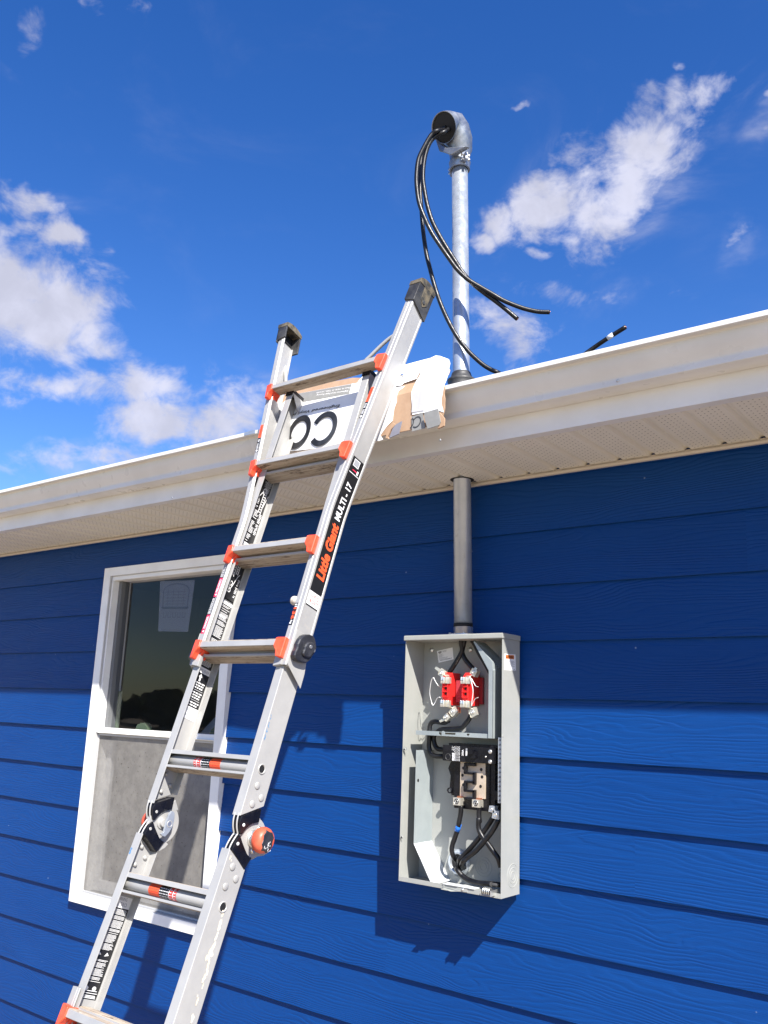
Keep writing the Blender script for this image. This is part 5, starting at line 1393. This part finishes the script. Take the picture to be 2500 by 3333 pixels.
def lug(cx, cz, ang, w, h, y0, y1, name='lug', extra=None):
    b = MB(); ca, sa = math.cos(R(ang)), math.sin(R(ang))
    def P(u, v, y): return (cx + u * ca - v * sa, y, cz + u * sa + v * ca)
    b.prism([P(-w, -h, y0), P(w, -h, y0), P(w, h, y0), P(-w, h, y0)], (0, y1 - y0, 0), 'tin')
    b.prism([P(-w * 1.12, -h * .8, y0 + .004), P(-w, -h * .8, y0 - .002), P(-w, h * .8, y0 - .002), P(-w * 1.12, h * .8, y0 + .004)], (0, .012, 0), 'tin')
    c = Vector(P(0, .001, y0))
    b.lathe(c, (0, -1, 0), [(0, .0072), (.0012, .0070), (.0014, .0054), (.0008, .0050), (.0040, .0048), (.0046, .0030), (.0030, .0022), (.0030, .0002)], 'zinc', 18)
    if extra: extra(b, P)
    return b.build(name, mb, .0010)
def ear(b, P):
    b.prism([P(-.024, .004, -.066), P(-.011, .004, -.066), P(-.011, .013, -.066), P(-.024, .013, -.066)], (0, .003, 0), 'tin')
lug(-1.6320, 1.7385, -32, .0105, .0120, -.074, -.050, extra=lambda b, P: b.prism([P(-.034, -.004, -.070), P(-.010, -.004, -.070), P(-.010, .006, -.070), P(-.034, .006, -.070)], (0, .003, 0), 'tin'))
lug(-1.5140, 1.7410, -28, .0105, .0115, -.066, -.044, extra=lambda b, P: b.prism([P(-.004, .010, -.066), P(.006, .010, -.066), P(.006, .018, -.066), P(-.004, .018, -.066)], (0, .004, 0), 'zinc'))
lug(-1.5870, 1.6160, 42, .0135, .0115, -.070, -.046); lug(-1.6120, 1.5980, 42, .0105, .0100, -.070, -.050)
lug(-1.5125, 1.6150, 28, .0120, .0135, -.070, -.046)
# spring connectors from jaw to lug
b = MB()
for (a, c) in (((-1.606, -.080, 1.727), (-1.622, -.066, 1.735)), ((-1.530, -.080, 1.727), (-1.520, -.064, 1.733)), ((-1.604, -.080, 1.632), (-1.592, -.066, 1.624)), ((-1.530, -.080, 1.632), (-1.518, -.066, 1.624))):
    a, c = Vector(a), Vector(c); d = (c - a); b.prism([a + Vector((-.007, 0, 0)), a + Vector((.009, 0, 0)), c + Vector((.009, 0, 0)), c + Vector((-.007, 0, 0))], (0, .0016, .001), 'tin')
b.build('jaw_strap', mb)
# thin jumper wires
def wire(pts, r=.0011, m='wire', name='jumper_wire'):
    b = MB(); b.tube(pts, r, m, 8, 6); return b.build(name, mb)
wire([(-1.6156,-0.075,1.6998),(-1.6317,-0.075,1.6938)]+[(-1.634,-0.09,1.6973),(-1.6467,-0.09,1.7138),(-1.6531,-0.09,1.723),(-1.6607,-0.09,1.7138),(-1.665,-0.09,1.6903),(-1.6657,-0.09,1.6702),(-1.6603,-0.09,1.6503),(-1.6527,-0.09,1.6339)]+[(-1.6481,-0.085,1.6424),(-1.6403,-0.085,1.6558),(-1.6302,-0.085,1.6602)]+[(-1.628,-0.07,1.6566),(-1.6177,-0.07,1.6502)])
wire([(-1.5161,-0.085,1.728),(-1.5121,-0.085,1.7182),(-1.507,-0.085,1.702),(-1.5028,-0.085,1.6826),(-1.5044,-0.085,1.6632),(-1.507,-0.085,1.6438),(-1.5078,-0.085,1.6341)], .0017)
wire([(-1.5123,-0.08,1.7217),(-1.5044,-0.08,1.7087),(-1.4955,-0.08,1.6974),(-1.4868,-0.08,1.6951)]); wire([(-1.5109,-0.08,1.6342),(-1.5044,-0.08,1.6472),(-1.4968,-0.08,1.6579),(-1.4863,-0.08,1.6621)])
# cables inside the box
def bc(pts, r, tape=None):
    b = MB(); b.tube(pts, r, 'cable', 14, 7); return b.build('cable', mb)
bc([(-1.566, -.060, 1.870), (-1.570, -.055, 1.838)] + [(-1.5691,-0.05,1.8115),(-1.5873,-0.05,1.7815),(-1.6032,-0.05,1.759),(-1.6149,-0.05,1.744)], .0078)
bc([(-1.556, -.052, 1.870), (-1.562, -.050, 1.836)] + [(-1.5712,-0.045,1.8089),(-1.5618,-0.045,1.7877),(-1.5454,-0.045,1.7696),(-1.5275,-0.045,1.7532)], .0078)
bc([(-1.545, -.045, 1.870), (-1.535, -.042, 1.846)] + [(-1.5247,-0.04,1.8297),(-1.5084,-0.04,1.8025),(-1.4888,-0.04,1.7756),(-1.4713,-0.04,1.749),(-1.4556,-0.04,1.7227)], .0078)
bc([(-1.612,-0.055,1.588),(-1.628,-0.055,1.5809),(-1.6463,-0.055,1.5803),(-1.6648,-0.055,1.5821),(-1.6792,-0.055,1.5792),(-1.6862,-0.055,1.5689),(-1.6878,-0.055,1.5522)]+[(-1.6884,-0.055,1.5229),(-1.6877,-0.055,1.4993),(-1.6786,-0.055,1.4793),(-1.6601,-0.055,1.473),(-1.6312,-0.055,1.474)], .0078)
bc([(-1.528,-0.052,1.6094),(-1.5385,-0.052,1.5921),(-1.5539,-0.052,1.5754),(-1.5636,-0.052,1.5669),(-1.5813,-0.052,1.563),(-1.6133,-0.052,1.5601),(-1.6396,-0.052,1.5575),(-1.6537,-0.052,1.552)]+[(-1.676,-0.045,1.5353),(-1.6735,-0.045,1.5117),(-1.6602,-0.045,1.4962),(-1.6347,-0.045,1.4946)], .0078)
for p in ([(-1.6181,-0.05,1.7424)][0], [(-1.5707,-0.058,1.622)][0]):
    b = MB(); p = Vector(p)
    rg = random.Random(3)
    for i in range(9):
        d = Vector((rg.uniform(-.004, .004), rg.uniform(-.004, .004), 0)); b.cyl(p + d + Vector((0, 0, .008)), p + d * 1.3 - Vector((0, 0, .010)), .0012, 'copper', seg=6)
    b.build('bare_strands', mb)
b = MB(); q2 = [(-1.6428,-0.068,1.586),(-1.6197,-0.068,1.5958),(-1.6145,-0.068,1.5885),(-1.6375,-0.068,1.5796)]; b.sheet(q2, (0, 1, 0), .003, 'tin'); b.build('cable_tag', mb, .0008)
# breaker
b = MB()
b.box((-1.6130, -.086, 1.4630), (-1.4180, -.030, 1.5110), 'black'); b.box((-1.594, -.080, 1.5110), (-1.404, -.020, 1.5180), 'black')
b.box((-1.418, -.070, 1.455), (-1.400, -.020, 1.5110), 'black')
b.box((-1.5120, -.0940, 1.4760), (-1.4860, -.086, 1.4960), 'black'); b.box((-1.5060, -.1010, 1.4885), (-1.4930, -.0930, 1.5010), 'black')
b.ring((-1.5925, -.086, 1.4750), (0, -1, 0), .0105, .0022, 'rubber', 24, .001)
brk = b.build('breaker', mb, .0018)
b = MB(); rg = random.Random(8); yb = -.0866
b.add([(-1.5770, yb, 1.4640), (-1.5655, yb, 1.4640), (-1.5655, yb, 1.4885), (-1.5770, yb, 1.4885)], [(0, 1, 2, 3)], 'label_white')
for i in range(7):
    x = -1.5770 + i * .0046; z = 1.4640
    while z < 1.5080:
        h_ = rg.uniform(.003, .010); b.add([(x, yb - .0002, z), (x + .0015, yb - .0002, z), (x + .0015, yb - .0002, min(z + h_, 1.509)), (x, yb - .0002, min(z + h_, 1.509))], [(0, 1, 2, 3)], 'label_white' if x > -1.566 or z > 1.489 else 'label_black'); z += h_ + .0015
b.text('200A', (-1.5335, yb - .0002, 1.4810), (0, 0, 1), (-1, 0, 0), .0190, .0068, 'label_white', .03)
b.add([(-1.5260, yb, 1.4820), (-1.5200, yb, 1.4820), (-1.5200, yb, 1.4960), (-1.5260, yb, 1.4960)], [(0, 1, 2, 3)], 'label_white')
b.add([(-1.5260, yb, 1.4965), (-1.5200, yb, 1.4965), (-1.5200, yb, 1.5045), (-1.5260, yb, 1.5045)], [(0, 1, 2, 3)], 'ink_grey')
for z in (1.4880, 1.4915): b.add([(-1.5165, yb, z), (-1.5095, yb, z), (-1.5095, yb, z + .0008), (-1.5165, yb, z + .0008)], [(0, 1, 2, 3)], 'ink_grey')
b.build('breaker_label', brk)
for z in (1.4990, 1.4690):
    b = MB(); b.lathe((-1.4370, -.0855, z), (0, -1, 0), [(0, .0068), (.001, .0068), (.0035, .0055), (.0040, .0020), (.0030, .0002)], 'zinc', 18); b.build('terminal_screw', brk)
b = MB(); b.lathe((-1.4530, -.0855, 1.4830), (0, -1, 0), [(0, .0032), (.002, .0030), (.0025, .0002)], 'zinc', 12); b.build('terminal_screw', brk)
# bus assembly
b = MB()
b.box((-1.5820, -.062, 1.3200), (-1.4530, -.012, 1.4625), 'black'); b.box((-1.4560, -.058, 1.3150), (-1.4360, -.010, 1.4625), 'black')
b.prism([(-1.5820, -.050, 1.4600), (-1.6040, -.050, 1.4600), (-1.6150, -.050, 1.4380), (-1.6050, -.050, 1.4160), (-1.6080, -.050, 1.3800), (-1.6000, -.050, 1.3560), (-1.5820, -.050, 1.3560)], (0, .035, 0), 'black')
b.ring((-1.6060, -.050, 1.3700), (0, -1, 0), .0095, .0040, 'black', 18, .006)
b.box((-1.4370, -.060, 1.3560), (-1.4050, -.052, 1.3830), 'black')
bus = b.build('bus_base', mb, .0015)
b = MB(); b.lathe((-1.4130, -.060, 1.3690), (0, -1, 0), [(0, .005), (.002, .0048), (.0025, .001)], 'zinc', 14); b.build('mounting_screw', mb)
b = MB(); yb = -.0675
b.box((-1.5575, yb, 1.3560), (-1.4655, -.0615, 1.4620), 'bustan')
b.build('bus_plate', bus, .0008)
b = MB()
for x, z in ((-1.5455, 1.4430), (-1.4800, 1.4425), (-1.5485, 1.4210), (-1.4765, 1.4210), (-1.5445, 1.3925), (-1.4815, 1.3925)):
    b.cyl((x, yb - .0002, z), (x, yb - .0006, z), .0048, 'dark', seg=16)
b.build('bus_holes', bus)
b = MB()
def seg_(x0, z0, x1, z1, w=.0034, h=.012):
    b.box((min(x0, x1) - w, yb - h, min(z0, z1) - w), (max(x0, x1) + w, yb, max(z0, z1) + w), 'black')
seg_(-1.5320, 1.4560, -1.5010, 1.4560, .0045); seg_(-1.5330, 1.4320, -1.5330, 1.4490, .0045); seg_(-1.5330, 1.4290, -1.5000, 1.4290)
seg_(-1.5000, 1.4010, -1.5000, 1.4290, .0045); seg_(-1.5330, 1.4030, -1.5000, 1.4030); seg_(-1.5330, 1.3800, -1.5330, 1.3970, .0045); seg_(-1.5330, 1.3760, -1.5000, 1.3760)
seg_(-1.5000, 1.3540, -1.5000, 1.3760, .0045); seg_(-1.5280, 1.3540, -1.5050, 1.3540)
b.build('bus_barrier', bus, .0012)
for cx in (-1.5550, -1.4855):
    b = MB()
    b.box((cx - .0145, -.0870, 1.3310), (cx + .0120, -.0630, 1.3535), 'tin')
    b.lathe((cx - .002, -.0870, 1.3425), (0, -1, 0), [(0, .0098), (.0004, .0098), (.0006, .0084), (-.0010, .0078), (-.0010, .0060), (.0012, .0056), (.0012, .0034), (-.002, .0026), (-.002, .0002)], 'zinc', 20)
    b.box((cx - .006, -.078, 1.3535), (cx + .010, -.066, 1.3580), 'copper')
    b.build('terminal_lug', mb, .0012)
# load cables to the rear hub
cA = [(-1.5492,-0.072,1.3294),(-1.55,-0.072,1.31),(-1.5532,-0.072,1.2924),(-1.5565,-0.072,1.2767)]+[(-1.5612,-0.068,1.2623),(-1.5719,-0.068,1.2342),(-1.5813,-0.068,1.2108),(-1.5837,-0.068,1.1926)]+[(-1.5815,-0.06,1.1743)]+[(-1.585, -.03, 1.157), (-1.588, .01, 1.150)]
bc(cA, .0078)
b = MB(); p0, p1 = [Vector(v) for v in [(-1.5578,-0.0685,1.2744),(-1.5649,-0.0685,1.2519)]]; b.cyl(p0, p1, .0084, 'blue', seg=16); b.build('blue_tape', mb)
bc([(-1.4806,-0.074,1.3355),(-1.4826,-0.074,1.3106),(-1.48,-0.074,1.2882)]+[(-1.4796,-0.08,1.298),(-1.4792,-0.08,1.2694),(-1.4668,-0.08,1.2487),(-1.4479,-0.08,1.2312),(-1.4291,-0.08,1.2117),(-1.4106,-0.08,1.1924)]+[(-1.404, -.075, 1.168)], .0078)
bc([(-1.4277,-0.075,1.3115),(-1.4514,-0.075,1.2784),(-1.4779,-0.075,1.2449),(-1.5047,-0.075,1.2156),(-1.5317,-0.075,1.1883),(-1.5506,-0.075,1.1684)]+[(-1.572, -.03, 1.150), (-1.578, .01, 1.146)], .0078)
bc([(-1.4059,-0.085,1.3033),(-1.4293,-0.085,1.2662),(-1.4582,-0.085,1.2326),(-1.4847,-0.085,1.2057),(-1.5116,-0.085,1.1851),(-1.5331,-0.085,1.165)]+[(-1.566, -.03, 1.142), (-1.572, .01, 1.140)], .0078)
bc([(-1.585, .01, 1.135), (-1.580, -.035, 1.138)]+[(-1.5552,-0.08,1.1419),(-1.5356,-0.08,1.127),(-1.5108,-0.08,1.1173),(-1.4784,-0.08,1.1141),(-1.4466,-0.08,1.1163),(-1.4204,-0.08,1.1178),(-1.401,-0.08,1.1194)], .0078)
b = MB()
b.lathe((-1.5960, -.0056, 1.1490), (0, -1, 0), [(0, .041), (.003, .041), (.004, .036), (.010, .035), (.0105, .030), (.009, .0265), (-.002, .0262)], 'galv', 36, False)
b.cyl((-1.5960, -.0060, 1.1490), (-1.5960, -.0068, 1.1490), .0262, 'dark', seg=30)
b.lathe((-1.5600, -.0060, 1.1840), (0, -1, 0), [(0, .006), (.010, .006), (.013, .003), (.0135, .0002)], 'zinc', 14)
b.build('rear_hub', mb)
# lug on the neutral bar, clamp with springs, latch
for cx, cz, s_ in ((-1.4270, 1.3310, .8), (-1.4130, 1.3160, 1.0)):
    b = MB(); h_ = .0125 * s_
    b.prism([(cx - h_, -.094, cz - h_ * .8), (cx + h_, -.094, cz - h_), (cx + h_, -.094, cz + h_), (cx - h_ * .7, -.094, cz + h_)], (0, .024, 0), 'galv')
    b.lathe((cx, -.094, cz), (0, -1, 0), [(0, .0082 * s_), (.0006, .0080 * s_), (.0006, .0062 * s_), (.0016, .0055 * s_), (.0004, .0030 * s_), (.0004, .0002)], 'zinc', 18)
    b.build('ground_lug', mb, .0012)
b = MB()
for i in range(4):
    x = -1.4290 + i * .0062; b.ring((x, -.126, 1.1040), (1, 0, 0), .0118, .0040, 'zinc', 22, .0018)
    b.ring((x + .0018, -.126, 1.1040), (-1, 0, 0), .0118, .0040, 'zinc', 22, .0018)
b.cyl((-1.4340, -.126, 1.1040), (-1.4020, -.126, 1.1040), .0095, 'rubber', seg=16)
b.box((-1.4355, -.1380, 1.0930), (-1.4335, -.090, 1.1090), 'zinc'); b.box((-1.4030, -.1380, 1.0930), (-1.4010, -.090, 1.1090), 'zinc')
b.cyl((-1.428, -.096, 1.1180), (-1.400, -.096, 1.1200), .0052, 'rubber', seg=12); b.cyl((-1.424, -.100, 1.1190), (-1.420, -.1, 1.1195), .0075, 'rubber', seg=12)
b.build('wire_clamp', mb, .0006)
b = MB()
b.prism([(-1.5840, -.1140, 1.1060), (-1.5840, -.1140, 1.0900), (-1.5740, -.1200, 1.0860), (-1.5500, -.1210, 1.0850), (-1.5380, -.1160, 1.0860), (-1.5200, -.1150, 1.0880), (-1.4960, -.1140, 1.0890), (-1.4960, -.1140, 1.1000), (-1.5300, -.1145, 1.0985), (-1.5400, -.1150, 1.0930), (-1.5560, -.1160, 1.0925), (-1.5780, -.1150, 1.0930), (-1.5780, -.1140, 1.1060)], (0, .0016, 0), 'boxgrey')
b.box((-1.5840, -.1160, 1.1005), (-1.4700, -.0850, 1.1025), 'zbright')
b.lathe((-1.5120, -.1142, 1.0945), (0, -1, 0), [(0, .0042), (.0020, .0040), (.0028, .0020), (.0028, .0002)], 'zinc', 14)
b.prism([(-1.5830, -.1160, 1.0870), (-1.5600, -.1160, 1.0865), (-1.5600, -.1270, 1.0865), (-1.5830, -.1270, 1.0870)], (0, 0, .0015), 'boxgrey')
b.build('latch', mb, .0006)

# ================================================================ unseen shrubs, added to block low sky and darken the window's mirror image
rg = random.Random(77)
def tree(x, y, h, w, kind):
    t = root('shrub', (x, y, 0), ['low dark leafy shrub far across the yard facing the blue wall', 'low dark leafy shrub'][kind], 'shrub', 'shrubs across the yard')
    b = MB(); b.tube([(x, y, 0), (x + .1, y, h * .3), (x - .1, y + .1, h * .75)], .16, 'bark', 8, 3); b.build('trunk', t)
    b = MB(); vs = []; fs = []
    for i in range(2600):
        u = rg.gauss(0, 1), rg.gauss(0, 1), rg.gauss(0, 1); L_ = math.sqrt(sum(c * c for c in u)) or 1; r_ = rg.uniform(.55, 1.0)
        k = 1 + .18 * math.sin(u[0] / L_ * 5 + x) * math.cos(u[2] / L_ * 6)
        c = Vector((x + u[0] / L_ * w * r_ * k, y + u[1] / L_ * w * r_ * k, h * .56 + u[2] / L_ * h * .44 * r_ * k))
        a = Vector((rg.uniform(-1, 1), rg.uniform(-1, 1), rg.uniform(-1, 1))).normalized() * rg.uniform(.25, .5); d = a.orthogonal().normalized() * a.length
        o = len(vs); vs += [c - a, c + d, c + a, c - d]; fs.append((o, o + 1, o + 2, o + 3))
    b.add(vs, fs, 'foliage'); b.build('crown', t)
M['bark'] = material('bark', (.09, .07, .05), .9); M['foliage'] = material('foliage', (.045, .07, .03), .8, build=varied((.03, .05, .02), (.07, .10, .04), .8))
for i in range(17):
    x = -92 + i * 5.0 + rg.uniform(-.8, .8); tree(x, -40 - rg.uniform(0, 5), rg.uniform(1.7, 2.6), rg.uniform(2.0, 3.0), 0)
